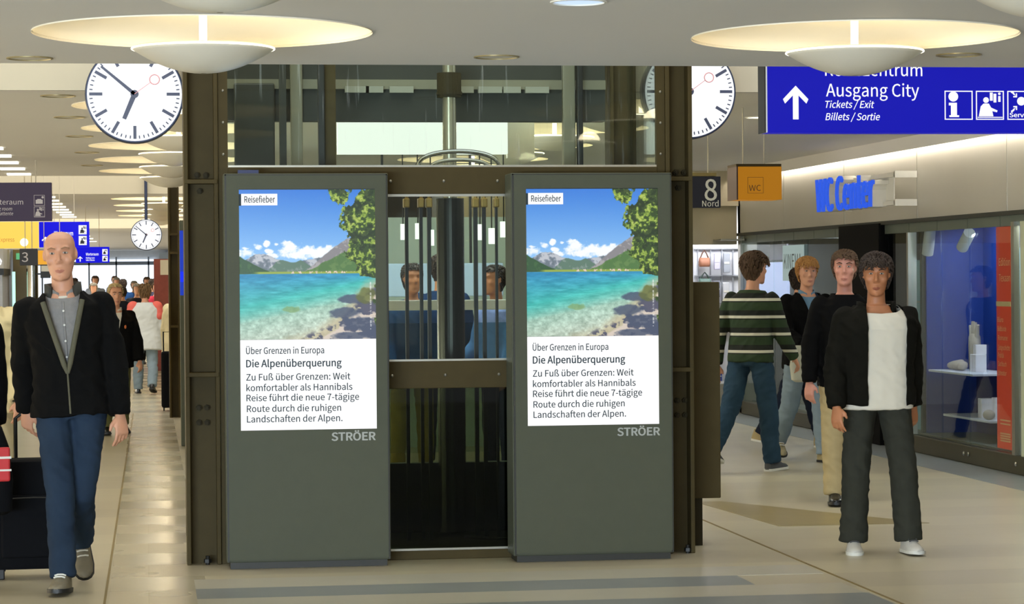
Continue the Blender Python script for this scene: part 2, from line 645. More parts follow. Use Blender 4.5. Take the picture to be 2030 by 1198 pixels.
for i, (x, y, z) in enumerate(strips):
    wh = 'near ceiling above the purple sign' if y < 30 else ('middle ceiling right of the purple sign' if y < 50 else 'far ceiling above the small blue sign')
    o = MB().box(-.13, -.1, -.02, .13, .1, .0).build('strip_light', M_led, loc=(x, y, z))
    n_ = i if y < 30 else (i - 6 if y < 50 else i - 14)
    tag(o, 'strip light in the %s, %s of its row' % (wh, ORD[n_]), 'ceiling light', 'strip lights in the ' + wh)

# ------------------------------------------------------------------ outer walls
M_wallbeige = mat('beige_render', (178, 170, 146), .8, var=.05)
struct(MB().box(-9.2, -3, 0, -9, 100, 5).build('wall_left', M_wallbeige))
struct(MB().box(-9, 100, 0, 11, 100.3, 5).build('wall_back', mat('pale_end_wall', (205, 210, 214), .8)))
# far glazed end
M_day = glow('daylight_outside', (232, 242, 255), 1.6)
win = struct(MB().box(-5, 99.9, .75, .42, 99.98, 2.5).build('window_1', M_day))
fr = MB()
for x in (-4, -2.2, -1.15, .1):
    fr.box(x - .03, 99.8, .5, x + .03, 99.9, 2.6)
fr.box(-5, 99.8, 2.28, .5, 99.9, 2.42)
fr.box(-5, 99.8, .66, .5, 99.9, .76)
fr.build('window_frame', mat('grey_blue_frame', (130, 140, 152), .5), win)
MB().box(.5, 98.2, 0, .92, 99.7, 2.75).build('pier', mat('pale_blue_pier', (190, 205, 222), .7), win)

# ------------------------------------------------------------------ glazed lift shaft
lift = empty('lift_shaft', (1.67, 14.35, 0), 'olive steel and glass lift shaft standing behind the two advertising pillars', 'lift shaft')
LO = Vector((1.67, 14.35, 0))


def part(mb, name, m, parent=lift, off=LO, smooth=False):
    mb.v = [(v[0] - off[0], v[1] - off[1], v[2] - off[2]) for v in mb.v]
    return mb.build(name, m, parent, smooth)


def hcolumn(x0, x1, y0, y1, ztop, s, stiff):
    """steel H column: web facing the viewer, flanges on both sides, stiffener plates, bolts"""
    ym = (y0 + y1) / 2
    b = MB().box(x0, y0, 0, x0 + .024, y1, ztop, b=.004).box(x1 - .024, y0, 0, x1, y1, ztop, b=.004).box(x0 + .02, ym - .008, 0, x1 - .02, ym + .008, ztop)
    c = part(b, 'column', M_olive)
    for z in stiff:
        part(MB().box(x0 + .005, y0 - .012, z - .012, x1 - .005, ym, z + .012, b=.003), 'stiffener', M_olive, c)
    bolts = [(x0 + .085, z) for z in ()]
    for (bx, bz) in ((x0 + .075, stiff[0] + .04), (x0 + .125, stiff[0] + .04), (x0 + .09, stiff[0] - .05), (x0 + .075, .885), (x0 + .12, .885), (x0 + .075, .80), (x0 + .12, .80)):
        part(MB().cyl((bx, ym - .008, bz), (bx, ym - .034, bz), .017, 6).cyl((bx, ym - .034, bz), (bx, ym - .05, bz), .009, 10), 'bolt', M_olive_d, c)
    part(MB().cyl((x0 + .115, y0 + .01, 0), (x0 + .115, y0 + .01, .05), .012, 10).cyl((x0 + .115, y0 + .01, .012), (x0 + .115, y0 + .01, .032), .022, 6), 'anchor_bolt', M_dark, c)
    return c


hcolumn(.215, .408, 14.33, 14.55, 4.2, 1, (2.165, 1.075))
hcolumn(2.985, 3.142, 14.33, 14.55, 4.2, 1, (2.175, 1.068))
hcolumn(.235, .40, 15.9, 16.1, 4.2, 1, (2.165, 1.075))
hcolumn(2.95, 3.12, 15.9, 16.1, 4.2, 1, (2.165, 1.075))
FY = 14.37
part(MB().box(.41, FY - .02, 0, .464, FY + .03, 4.0), 'glazing_frame', M_olive)
part(MB().box(2.935, FY - .02, 0, 2.983, FY + .03, 4.0), 'glazing_frame', M_olive)
tb = part(MB().box(.464, FY - .03, 2.092, 2.935, FY + .04, 2.246, b=.004), 'crossbeam', M_olive)
mbm = part(MB().box(.464, FY - .03, .98, 2.935, FY + .04, 1.135, b=.004), 'crossbeam', M_olive)
part(MB().box(.464, FY - .03, 0, 2.935, FY + .06, .05, b=.004), 'sill', M_olive)
part(MB().box(.464, FY - .012, 2.246, 2.935, FY + .005, 2.258), 'glazing_bead', M_steel)
part(MB().box(.464, FY - .012, 2.078, 2.935, FY + .005, 2.092), 'glazing_bead', M_steel)
part(MB().box(.464, FY - .012, 1.135, 2.935, FY + .005, 1.146), 'glazing_bead', M_steel)
part(MB().box(.464, FY - .012, .05, 2.935, FY + .005, .062), 'glazing_bead', M_steel)
for beam, z in ((tb, 2.165), (mbm, 1.055)):
    for x in (1.385, 1.69, 2.0):
        part(MB().ball((x, FY - .032, z), .009, .008, .009, 10, 6), 'rivet', M_steel, beam)
for x in (.438, 2.958):
    for z in (2.32, 2.5, 2.68, 1.55, 1.9, .75):
        part(MB().ball((x, FY - .022, z), .008, .007, .008, 10, 6), 'rivet', M_steel)
part(MB().box(.464, FY - .004, 2.25, 2.935, FY + .004, 4.0), 'upper_glass', M_glass_up)
part(MB().box(.464, FY - .004, 1.135, 2.935, FY + .004, 2.092), 'middle_glass', M_glass)
part(MB().box(.464, FY - .004, .05, 2.935, FY + .004, .98), 'lower_glass', M_glass_dark)
part(MB().box(.27, 14.56, .1, .278, 15.9, 4.0), 'side_glass', M_glass)
part(MB().box(3.06, 14.56, .1, 3.068, 15.9, 4.0), 'side_glass', M_glass)
part(MB().box(.41, 15.98, .5, 2.95, 15.988, 4.0), 'rear_glass', M_glass)
# works inside the shaft
M_works = mat('grey_olive_works', (118, 116, 96), .5, .3, var=.1, scale=5)
M_works_d = mat('dark_shaft_lining', (40, 43, 34), .6, .1, var=.2, scale=3)
part(MB().box(.41, 15.80, 2.60, 2.90, 15.92, 4.0).box(.41, 15.78, 2.8, 2.90, 15.8, 2.86, 1), 'rear_header', [M_works_d, M_works])
hp = MB()
for i, x in enumerate((1.24, 1.37, 1.52, 1.94, 2.08, 2.24, 2.38)):
    hp.box(x, 15.74, 2.775, x + (.11 if i % 2 else .15), 15.78, 2.815)
part(hp, 'header_louvre', mat('pale_louvre', (140, 142, 126), .6))
pis = part(MB().cyl((1.853, 15.4, .05), (1.853, 15.4, 2.1), .085, 32), 'hydraulic_cylinder', mat('dark_cylinder', (44, 46, 40), .22, .6))
part(MB().cyl((1.853, 15.4, 2.1), (1.853, 15.4, 4.0), .042, 28), 'hydraulic_piston', mat('oiled_piston', (164, 160, 140), .25, .7))
part(MB().cyl((1.853, 15.4, 2.72), (1.853, 15.4, 2.87), .075, 28).cyl((1.853, 15.4, 2.735), (1.853, 15.4, 2.755), .08, 28), 'piston_collar', M_olive_d)
for (xa, xb, y, m) in ((.90, .975, 15.75, M_works), (1.035, 1.075, 15.2, M_dark), (1.075, 1.145, 15.25, M_olive), (2.62, 2.70, 15.75, M_works), (2.705, 2.74, 15.7, M_dark)):
    part(MB().box(xa, y, .05, xb, y + .06, 4.0, b=.006), 'guide_rail', m)
part(MB().box(.55, 15.72, 2.27, .80, 15.78, 2.83, b=.01), 'counterweight', M_works_d)
part(MB().box(.82, 15.5, 2.25, .86, 15.6, 4.0), 'door_track', M_works_d)
for i, (x, w) in enumerate(((1.534, .011), (1.62, .011), (1.668, .012), (1.947, .013), (1.998, .012), (2.072, .008))):
    c = part(MB().box(x - w, 14.9, .05, x + w * .8, 14.93, 2.06), 'hoist_belt', M_dark)
    part(MB().box(x - w - .008, 14.88, 2.03, x + w + .006, 14.95, 2.085, b=.006).cyl((x, 14.9, 2.08), (x, 14.9, 2.13), .01, 8), 'belt_clamp', mat('brass_clamp', (150, 122, 62), .4, .6), c)
part(MB().box(.41, 15.6, .0, 2.95, 15.7, .46), 'pit_wall', mat('black_pit_wall', (16, 17, 14), .35))
part(MB().box(.41, 14.5, .0, 2.95, 15.6, .03), 'pit_floor', mat('dark_pit_floor', (34, 32, 20), .3, bump=.1))
part(MB().tube([(1.85, 14.8, .08), (2.0, 14.8, .065), (2.2, 14.82, .05)], .01, 8), 'pit_cable', M_dark)
arc = [(1.87 + .25 * math.cos(t), 15.1, 2.25 + .125 * math.sin(t) ** .6) for t in [PI * (1 - i / 24) for i in range(25)]]
part(MB().tube(arc, .014, 10), 'bowl_reflection', M_chrome)  # chrome arcs stand in for a lamp bowl mirrored in the glass
arc = [(1.87 + .18 * math.cos(t), 15.02, 2.25 + .07 * math.sin(t) ** .6) for t in [PI * (1 - i / 24) for i in range(25)]]
part(MB().tube(arc, .012, 10), 'bowl_reflection', M_chrome)

# control cabinet hung on the right of the shaft
cb = empty('steel_cabinet', (3.28, 14.85, 0), 'tall blank olive steel box on a narrow leg right of the lift column', 'cabinet')
part(MB().box(3.145, 14.7, .285, 3.382, 15.1, 1.575, b=.006), 'body', M_olive, cb, (3.28, 14.85, 0))
part(MB().box(3.2, 14.74, 0, 3.277, 14.9, .287), 'leg', M_olive_d, cb, (3.28, 14.85, 0))
part(MB().box(3.142, 14.695, .29, 3.15, 14.7, 1.57), 'edge_strip', mat('pale_edge', (150, 142, 112), .5), cb, (3.28, 14.85, 0))

# ------------------------------------------------------------------ the screen picture (lake, mountains, tree) as coloured cells
def fbm(x, y, seed, octv=5):
    tot = np.zeros_like(x)
    amp, fr, s = 1.0, 1.0, 0.0
    for o in range(octv):
        xi, yi = np.floor(x * fr).astype(int), np.floor(y * fr).astype(int)
        xf, yf = x * fr - xi, y * fr - yi

        def h(i, j):
            n = np.sin(i * 127.1 + j * 311.7 + seed * 74.7 + o * 19.3) * 43758.5453
            return n - np.floor(n)
        u, v = xf * xf * (3 - 2 * xf), yf * yf * (3 - 2 * yf)
        tot += amp * ((h(xi, yi) * (1 - u) + h(xi + 1, yi) * u) * (1 - v) + (h(xi, yi + 1) * (1 - u) + h(xi + 1, yi + 1) * u) * v)
        s += amp
        amp *= .55
        fr *= 2.03
    return tot / s


def picture(nu, nv):
    u, v = np.meshgrid((np.arange(nu) + .5) / nu, (np.arange(nv) + .5) / nv)
    img = np.zeros((nv, nu, 3))

    def mixc(mask, col):
        m = np.clip(mask, 0, 1)[..., None]
        img[:] = img * (1 - m) + np.array(col) * m

    def edge(d, w=.006):
        return np.clip(d / w + .5, 0, 1)
    t = np.clip(v / .5, 0, 1)[..., None]
    img[:] = np.array((52, 124, 218)) * (1 - t) + np.array((150, 202, 248)) * t
    n = fbm(u * 9, v * 12, 1)

    def cloud(cu, cv, ru, rv, k=1.0):
        d = 1 - ((u - cu) / ru) ** 2 - ((v - cv) / rv) ** 2
        nn = fbm(u * 26 + cu * 9, v * 34, 2)
        mixc(edge(d + (n - .5) * 1.6 + (nn - .5) * 2.6 - .35, .7) * k * (.82 + .18 * np.clip(nn * 2 - .4, 0, 1)), (248, 251, 255))
    for c in ((.36, .375, .06, .035), (.43, .405, .13, .045), (.55, .42, .14, .04), (.66, .40, .10, .03), (.50, .44, .22, .03),
              (.13, .385, .04, .02), (.205, .362, .035, .02), (.05, .425, .09, .03), (.22, .41, .03, .018), (.27, .365, .02, .01), (.05, .39, .03, .01), (.24, .445, .05, .02)):
        cloud(*c)

    def ridge(pts):
        xs, ys = zip(*pts)
        return np.interp(u, xs, ys)
    rn = (fbm(u * 14, v * 14, 3) - .5)
    r1 = ridge(((0, .50), (.06, .465), (.12, .435), (.19, .428), (.25, .455), (.32, .475), (.4, .49), (.47, .475), (.52, .47), (.58, .45), (1, .44))) + (fbm(u * 22, u * 0, 5) - .5) * .02
    rock = fbm(u * 26 + v * 10, v * 30 - u * 12, 6)
    mixc(edge(v - r1), (128, 138, 152))
    mixc(edge(v - r1) * edge(rock - .55, .1) * .8, (205, 208, 214))
    mixc(edge(v - r1) * edge(.42 - rock, .1) * .6, (88, 104, 112))
    r2 = ridge(((0, .6), (.2, .55), (.27, .48), (.32, .47), (.38, .485), (.45, .475), (.52, .51), (.6, .54), (1, .6))) + (fbm(u * 20, u * 0, 8) - .5) * .014
    mixc(edge(v - r2), (92, 122, 106))
    mixc(edge(v - r2) * edge(rock - .58, .1) * .6, (148, 160, 156))
    r3 = ridge(((0, .7), (.46, .555), (.55, .50), (.62, .44), (.70, .385), (.78, .335), (.86, .315), (1, .35))) + (fbm(u * 30, u * 0, 9) - .5) * .012
    mixc(edge(v - r3), (136, 134, 138))
    mixc(edge(v - r3) * edge(rock - .6, .1) * .7, (180, 176, 176))
    g3 = ridge(((0, .8), (.48, .555), (.58, .50), (.68, .46), (.78, .42), (.9, .45), (1, .48))) + rn * .04
    mixc(edge(v - g3), (78, 118, 62))
    mixc(edge(v - g3) * edge(rock - .55, .1) * .5, (112, 146, 82))
    r4 = ridge(((0, .445), (.06, .475), (.13, .505), (.22, .545), (.3, .56), (1, .6))) + rn * .02
    mixc(edge(v - r4), (44, 84, 50))
    mixc(edge(v - r4) * edge(rock - .55, .1) * .5, (70, 112, 60))
    mixc(edge(v - .548) * edge(.565 - v) * edge(u - .12, .05) * (u < .98), (150, 172, 70))
    vil = fbm(u * 60, v * 60, 12)
    mixc(edge(v - .545, .004) * edge(.56 - v, .004) * (vil > .6) * (u > .35), (232, 206, 190))
    # water
    wv = .562
    w = edge(v - wv, .004)
    d = (v - wv) / (1 - wv)
    lim = .52 - .42 * u                      # where the pebble bottom starts to show
    q = np.clip((d - lim) / .25, 0, 1)
    wn = fbm(u * 12, v * 70, 15)
    deep = np.array((38, 140, 190))[None, None] * (1 - np.clip(d / lim.clip(.1), 0, 1))[..., None] + np.array((60, 186, 178))[None, None] * np.clip(d / lim.clip(.1), 0, 1)[..., None]
    peb = fbm(u * 40, v * 55, 16)
    shal = np.array((186, 204, 186)) + (peb - .5)[..., None] * 110
    q2 = np.clip((d - lim - .12) / .4, 0, 1)[..., None]
    shal = shal * (1 - .35 * (1 - q2)) + np.array((90, 190, 170)) * .35 * (1 - q2)
    water = deep * (1 - q[..., None]) + shal * q[..., None] + ((wn - .5) * 70)[..., None] * (1 - q * .5)[..., None]
    img[:] = img * (1 - w[..., None]) + water * w[..., None]
    mixc(w * edge(.06 - ((u - .38) ** 2 + ((v - .80) * 3) ** 2) ** .5 + (peb - .5) * .05, .02) * .6, (120, 150, 80))
    # beach at the right
    sl = ridge(((0, 1.4), (.5, 1.02), (.62, .985), (.72, .93), (.8, .87), (.88, .80), (.93, .745), (1, .70))) + (peb - .5) * .03
    tan_ = ridge(((0, 1.4), (.3, 1.02), (.55, .95), (.75, .82), (.85, .72), (.92, .64), (1, .6))) + (peb - .5) * .04
    mixc(edge(v - tan_, .08) * .75, (196, 178, 142))
    mixc(edge(v - sl, .01), (214, 200, 186))
    sh = fbm(u * 14 + 3, v * 26, 19)
    mixc(edge(v - sl + .05, .03) * edge(sh - .44, .06) * .9, (70, 72, 96))
    for (cu, cv, ru, rv) in ((.83, .735, .1, .03), (.78, .83, .12, .04), (.9, .9, .16, .05), (.82, .98, .2, .03)):
        mixc(edge(1 - ((u - cu) / ru) ** 2 - ((v - cv) / rv) ** 2 + (sh - .5) * 2, .6) * .85, (66, 78, 104))
    mixc(edge(1 - ((u - .93) / .07) ** 2 - ((v - .71) / .05) ** 2 + (sh - .5) * 1.6, .5) * .8, (96, 104, 44))
    # tree
    ln = fbm(u * 18, v * 20, 23)
    lf = fbm(u * 52, v * 56, 24, 4)
    tb_ = ridge(((0, 0), (1, 0))) * 0
    left = np.interp(v, (0, .05, .09, .11, .15, .2, .27, .32, .36, .43, .5, .55, .58, .60), (.9, .86, .80, .77, .75, .74, .78, .80, .80, .79, .84, .86, .90, 1.02))
    dtree = u - left + (ln - .5) * .16
    dtree = np.maximum(dtree, .06 - np.sqrt(((u - .74) * .9) ** 2 + ((v - .035) * .9) ** 2) + (ln - .5) * .09)
    tm = edge(dtree, .006)
    mixc(tm, (84, 116, 34))
    mixc(tm * edge(lf - .53, .05), (138, 164, 62))
    mixc(tm * edge(lf - .66, .05), (178, 196, 92))
    mixc(tm * edge(.47 - lf, .06), (44, 70, 22))
    mixc(tm * edge(.45 - ln, .08) * .75, (22, 42, 14))
    mixc(edge(.04 - np.abs(u - .955) + 0 * v, .004) * 0, (255, 255, 255))
    cap = ((np.abs(u - .962) < .006) & (v > .62) & (v < .96)).astype(float) * (fbm(u * 10, v * 140, 31) > .5)
    mixc(cap * .6, (240, 240, 240))
    return np.clip(img, 0, 255)


def lin_arr(a):
    a = a / 255.0
    return np.where(a <= .04045, a / 12.92, ((a + .055) / 1.055) ** 2.4)


M_pic = bpy.data.materials.new('screen_picture')
M_pic.use_nodes = True
nt = M_pic.node_tree
pb = nt.nodes['Principled BSDF']
at_ = nt.nodes.new('ShaderNodeVertexColor')
at_.layer_name = 'picture'
nt.links.new(at_.outputs['Color'], pb.inputs['Emission Color'])
pb.inputs['Emission Strength'].default_value = 1.0
pb.inputs['Base Color'].default_value = (.01, .01, .01, 1)
pb.inputs['Roughness'].default_value = .25


def picture_mesh(w, h, nu=280, nv=308):
    img = lin_arr(picture(nu, nv))
    xs = np.linspace(0, w, nu + 1)
    zs = np.linspace(0, -h, nv + 1)
    X, Z = np.meshgrid(xs, zs)
    V = np.stack([X, np.zeros_like(X), Z], -1).reshape(-1, 3)
    i, j = np.meshgrid(np.arange(nu), np.arange(nv))
    a = (j * (nu + 1) + i).ravel()
    F = np.stack([a, a + nu + 1, a + nu + 2, a + 1], -1)
    me = bpy.data.meshes.new('landscape_picture')
    me.from_pydata(V.tolist(), [], F.tolist())
    ca = me.color_attributes.new('picture', 'FLOAT_COLOR', 'CORNER')
    c = np.concatenate([img.reshape(-1, 3), np.ones((nu * nv, 1))], -1)
    ca.data.foreach_set('color', np.repeat(c, 4, axis=0).ravel().astype(np.float32))
    me.materials.append(M_pic)
    return me


PIC = picture_mesh(.757, .834)

# ------------------------------------------------------------------ advertising pillars
M_kiosk = mat('grey_powder_coat', (84, 87, 73), .5, .0, var=.05, scale=14, spec=.12)
M_kiosk_d = mat('dark_seam', (48, 48, 42), .5)
M_screenwhite = glow('white_screen_panel', (255, 255, 255), 1.0)
M_ink = mat('dark_teal_ink', (24, 48, 62), .6)
M_bezel = mat('black_bezel', (22, 26, 34), .3)
M_logo = mat('pale_grey_logo', (176, 178, 172), .5, var=.02)
LINES = [('Über Grenzen in Europa', .047, .481, 1.196, .045, .014), ('Die Alpenüberquerung', .047, .578, 1.123, .05, .022), ('Zu Fuß über Grenzen: Weit', .047, .626, 1.049, .045, .012),
         ('komfortabler als Hannibals', .047, .637, .990, .045, .012), ('Reise führt die neue 7-tägige', .047, .674, .934, .045, .012),
         ('Route durch die ruhigen', .049, .573, .874, .045, .012), ('Landschaften der Alpen.', .049, .580, .816, .045, .012)]


def kiosk(label, x0, x1):
    w = x1 - x0
    r = empty('advertising_pillar', (x0, 14.07, 0), label, 'advertising display', 'grey advertising pillars')
    y = 0
    MB().box(0, .012, .035, w, .25, 2.2, b=.006).build('housing', M_kiosk, r)
    # door frame around the screen, a shallow raised front with an opening
    sx0, sx1, sz0, sz1 = .083, .083 + .757, .771, 2.112
    f = MB()
    f.box(.014, -.012, .05, w - .014, .012, sz0)
    f.box(.014, -.012, sz1, w - .014, .012, 2.188)
    f.box(.014, -.012, sz0, sx0, .012, sz1)
    f.box(sx1, -.012, sz0, w - .014, .012, sz1)
    f.build('front_frame', M_kiosk, r)
    MB().box(.006, -.004, .04, .014, .013, 2.194).box(w - .014, -.004, .04, w - .006, .013, 2.194).box(.006, -.004, 2.188, w - .006, .013, 2.194).build('seam', M_kiosk_d, r)
    MB().box(.02, .02, 0, w - .02, .24, .037).build('plinth', M_kiosk_d, r)
    s = MB().box(sx0, .002, sz0, sx1, .01, sz1).build('screen', M_bezel, r)
    p = bpy.data.objects.new('landscape_picture', PIC)
    COL.objects.link(p)
    p.location = (sx0, 0.0, sz1 - .003)
    p.parent = s
    MB().box(sx0, 0.0, sz0, sx1, .002, 1.274).build('white_caption_panel', M_screenwhite, s)
    MB().box(sx0 + .0, -.004, 2.02, sx0 + .013, -.002, 2.085).build('caption_bar', M_ink, s)
    t = MB().box(sx0 + .013, -.004, 2.022, sx0 + .213, -.002, 2.086).build('caption_tag', M_screenwhite, s)
    tx = MB()
    text(tx, 'Reisefieber', sx0 + .03, sx0 + .2, 2.038, -.006, .034, .016)
    for (st, a, b_, z, cap, bold) in LINES:
        text(tx, st, sx0 - .015 + a, sx0 - .015 + b_, z, -.004, cap * .8, bold)
    tx.build('lettering', M_ink, s)
    lg = MB()
    text(lg, 'STRÖER', w - .335 + .005, w - .083, .708, -.0135, .044, .035)
    lg.build('logo', M_logo, r)
    return r


kiosk('grey advertising pillar with lit lake picture, beside the left steel column', .43, 1.345)
kiosk('grey advertising pillar with lit lake picture, beside the right steel column', 2.04, 2.965)
o = tag(MB().box(0, 0, 0, .115, .04, .02).build('blue_tab', mat('navy_tab', (38, 48, 92), .5), loc=(.51, 14.1, 2.2)), 'small navy tab lying on top of the pillar beside the left steel column', 'tab')

# ------------------------------------------------------------------ clocks
M_face = glow('lit_clock_face', (252, 254, 255), 1.05)
M_mark = mat('slate_hand', (74, 80, 104), .5)
M_case = mat('dark_blue_case', (48, 58, 84), .4, .3)
M_red = mat('pale_red_second_hand', (225, 160, 165), .5)


def clock(x, y, z, D, label, pole_top):
    r = empty('station_clock', (x, y, z), label, 'clock', 'round lit station clocks')
    rad = D / 2
    MB().lathe([(0.001, -.06), (rad, -.06), (rad + .006, -.05), (rad + .006, .05), (rad, .06), (.001, .06)], n=72).xf(Matrix.Rotation(PI / 2, 4, 'X')).build('case', M_case, r, True)
    f = MB().lathe([(0.0005, .062), (rad * .975, .062)], n=72).xf(Matrix.Rotation(PI / 2, 4, 'X')).build('face', M_face, r)
    t = MB()
    for i in range(60):
        big = i % 5 == 0
        L, w = (.135 * D, .032 * D) if big else (.033 * D, .012 * D)
        a = 2 * PI * i / 60
        M = Matrix.Rotation(a, 4, 'Y')
        q = MB().box(-w / 2, -.0655, rad * .93 - L, w / 2, -.0625, rad * .93).xf(M)
        t.add(q.v, q.f)
    t.build('minute_marks', M_mark, f)

    def hand(name, ang, l0, l1, w0, w1, yy, m):
        q = MB().prism([(-w0 / 2, l0), (w0 / 2, l0), (w1 / 2, l1), (-w1 / 2, l1)], yy - .003, yy).xf(Matrix.Rotation(R(ang), 4, 'Y'))
        return q, name, m
    q, n, m = hand('hour_hand', 203, 0, .28 * D, .052 * D, .042 * D, -.067, M_mark)
    q.cyl((0, -.064, 0), (0, -.074, 0), .042 * D, 24)
    q.build(n, m, r)
    q, n, m = hand('minute_hand', 310, 0, .445 * D, .036 * D, .024 * D, -.071, M_mark)
    q.build(n, m, r)
    q, n, m = hand('second_hand', 54, 0, .2 * D, .007 * D, .006 * D, -.076, M_red)
    ring = [(.255 * D * math.sin(R(54)) + .05 * D * math.sin(2 * PI * i / 32), -.0775, .255 * D * math.cos(R(54)) + .05 * D * math.cos(2 * PI * i / 32)) for i in range(32)]
    q.tube(ring, .0035, 6, closed=True)
    q.build(n, m, r)
    MB().cyl((0, 0, rad), (0, 0, pole_top - z), .022, 14).build('hanger', M_case, r)
    return r


clock(-.062, 16.35, 2.802, .615, 'large lit station clock hanging left of the lift shaft', 5.0)
clock(3.556, 16.35, 2.828, .615, 'large lit station clock partly hidden by the right lift column', 5.0)
clock(.008, 36.05, 2.27, .43, 'small far station clock hanging over the left aisle', 3.5)

# ------------------------------------------------------------------ signs
M_blue = glow('lit_blue_sign', (14, 16, 190), .8)
M_blue_far = glow('lit_bright_blue_sign', (12, 14, 225), .95)
M_navy = mat('navy_sign', (24, 28, 48), .5)
M_signedge = mat('white_sign_edge', (215, 218, 222), .4)
M_purple = mat('dull_purple_sign', (62, 50, 82), .6)


M_rod = mat('pale_hanger_rod', (198, 190, 172), .5)


def hang(mb, xs, y, z0, z1, r=.005):
    for x in xs:
        mb.cyl((x, y, z0), (x, y, z1), r, 10)
    return mb


def pict_person(mb, x, z, s, y):
    """a clerk behind a desk with boards above"""
    mb.cyl((x + .36 * s, y, z + .68 * s), (x + .36 * s, y - .002, z + .68 * s), .1 * s, 20)
    mb.prism([(x + .1 * s, z + .12 * s), (x + .62 * s, z + .12 * s), (x + .58 * s, z + .3 * s), (x + .75 * s, z + .26 * s), (x + .77 * s, z + .32 * s), (x + .54 * s, z + .42 * s), (x + .46 * s, z + .56 * s),
              (x + .27 * s, z + .56 * s), (x + .17 * s, z + .46 * s)], y - .002, y)
    mb.box(x + .06 * s, y - .002, z + .07 * s, x + .95 * s, y, z + .1 * s)
    mb.box(x + .5 * s, y - .002, z + .66 * s, x + .6 * s, y, z + .94 * s)
    mb.box(x + .63 * s, y - .002, z + .6 * s, x + .73 * s, y, z + .9 * s)
    mb.box(x + .8 * s, y - .002, z + .62 * s, x + .88 * s, y, z + .82 * s)
    mb.cyl((x + .84 * s, y, z + .9 * s), (x + .84 * s, y - .002, z + .9 * s), .045 * s, 14)


def frame_sq(mb, x, z, s, y, t=.035):
    t *= s
    mb.box(x, y - .002, z, x + t, y, z + s).box(x + s - t, y - .002, z, x + s, y, z + s).box(x, y - .002, z, x + s, y, z + t).box(x, y - .002, z + s - t, x + s, y, z + s)


def arrow_up(mb, xc, z0, z1, y, w):
    h = z1 - z0
    mb.box(xc - .055 * w * 2, y - .002, z0, xc + .055 * w * 2, y, z1 - .12 * h)
    for sgn in (-1, 1):
        mb.prism([(xc, z1), (xc, z1 - .2 * h), (xc + sgn * w * .42, z1 - .53 * h), (xc + sgn * w * .5, z1 - .40 * h)][::sgn], y - .0022, y - .0002)


SX, SY = 4.0, 14.6
bs = empty('hanging_sign', (SX, SY, 2.459), 'wide lit blue hanging direction sign with arrow and pictograms, above the shops', 'sign')
SO = (SX, SY, 2.459)
part(MB().box(3.655, SY, 2.459, 5.6, SY + .16, 3.02, b=.004), 'panel', M_blue, bs, SO)
part(MB().box(3.640, SY - .004, 2.459, 3.647, SY + .16, 3.02), 'edge_strip', M_dark, bs, SO)
part(MB().box(3.647, SY - .004, 2.459, 3.656, SY + .16, 3.02), 'edge_strip', M_signedge, bs, SO)
YT = SY - .003
lt = MB()
text(lt, 'Reisezentrum', 4.01, 4.609, 2.797, YT, .075, .004)
text(lt, 'Ausgang City', 4.015, 4.588, 2.674, YT, .075, .004)
text(lt, 'Tickets / Exit', 4.010, 4.311, 2.606, YT, .041, .012, .22)
text(lt, 'Billets / Sortie', 4.010, 4.345, 2.533, YT, .041, .012, .22)
part(lt, 'lettering', M_textwhite, bs, SO)
ar = MB()
arrow_up(ar, 3.829, 2.537, 2.737, YT, .155)
part(ar, 'arrow', M_textwhite, bs, SO)
p = MB()
frame_sq(p, 4.746, 2.536, .174, YT)
p.cyl((4.80, YT, 2.675), (4.80, YT - .002, 2.675), .03, 22)
p.box(4.775, YT - .002, 2.552, 4.835, YT, 2.563).box(4.785, YT - .002, 2.552, 4.822, YT, 2.638).box(4.772, YT - .002, 2.622, 4.822, YT, 2.638)
part(p, 'pictogram', M_textwhite, bs, SO)
p = MB()
frame_sq(p, 4.941, 2.536, .174, YT)
pict_person(p, 4.941, 2.536, .174, YT)
part(p, 'pictogram', M_textwhite, bs, SO)
p = MB()
frame_sq(p, 5.137, 2.536, .174, YT)
p.cyl((5.224, YT, 2.648), (5.224, YT - .002, 2.648), .026, 22)
for (dx, dz) in ((-1, 1), (1, 1), (-1, -1), (1, -1)):
    cx, cz = 5.224, 2.645
    p.add([(cx + dx * a, YT - .001, cz + dz * b_) for a, b_ in ((.03, .02), (.045, .055), (.052, .044), (.036, .036), (.066, .056), (.06, .066))], [(0, 1, 2, 3), (3, 4, 5, 1)])
    p.add([(cx + dx * a, YT - .001, cz + dz * b_) for a, b_ in ((.026, .026), (.026, .05), (.034, .05), (.034, .034), (.05, .034), (.05, .026))], [(0, 1, 2, 3), (0, 3, 4, 5)])
text(p, 'Service', 5.150, 5.298, 2.552, YT - .001, .026, .02)
part(p, 'pictogram', M_textwhite, bs, SO)
part(hang(MB(), (3.95, 5.3), SY + .08, 3.0, 5.0, .016), 'hanger', M_rod, bs, SO)

# platform 8 sign
s8 = empty('platform_sign', (4.44, 20, 2.167), 'navy platform sign with large white 8 and Nord right of the lift column', 'sign')
O8 = (4.44, 20, 2.167)
part(MB().box(4.30, 20, 2.167, 4.617, 20.06, 2.421, b=.003), 'panel', M_navy, s8, O8)
t8 = MB()
text(t8, '8', 4.482, 4.585, 2.228, 19.997, .168, .012)
text(t8, 'Nord', 4.462, 4.598, 2.178, 19.997, .046, .008)
part(t8, 'lettering', mat('white_sign_paint', (238, 238, 232), .5), s8, O8)
part(MB().box(4.30, 19.99, 2.424, 4.58, 20.07, 2.45), 'top_rail', mat('bronze_rail', (150, 134, 84), .5, .4), s8, O8)
part(hang(MB(), (4.36, 4.52), 20.03, 2.42, 2.86), 'hanger', M_rod, s8, O8)

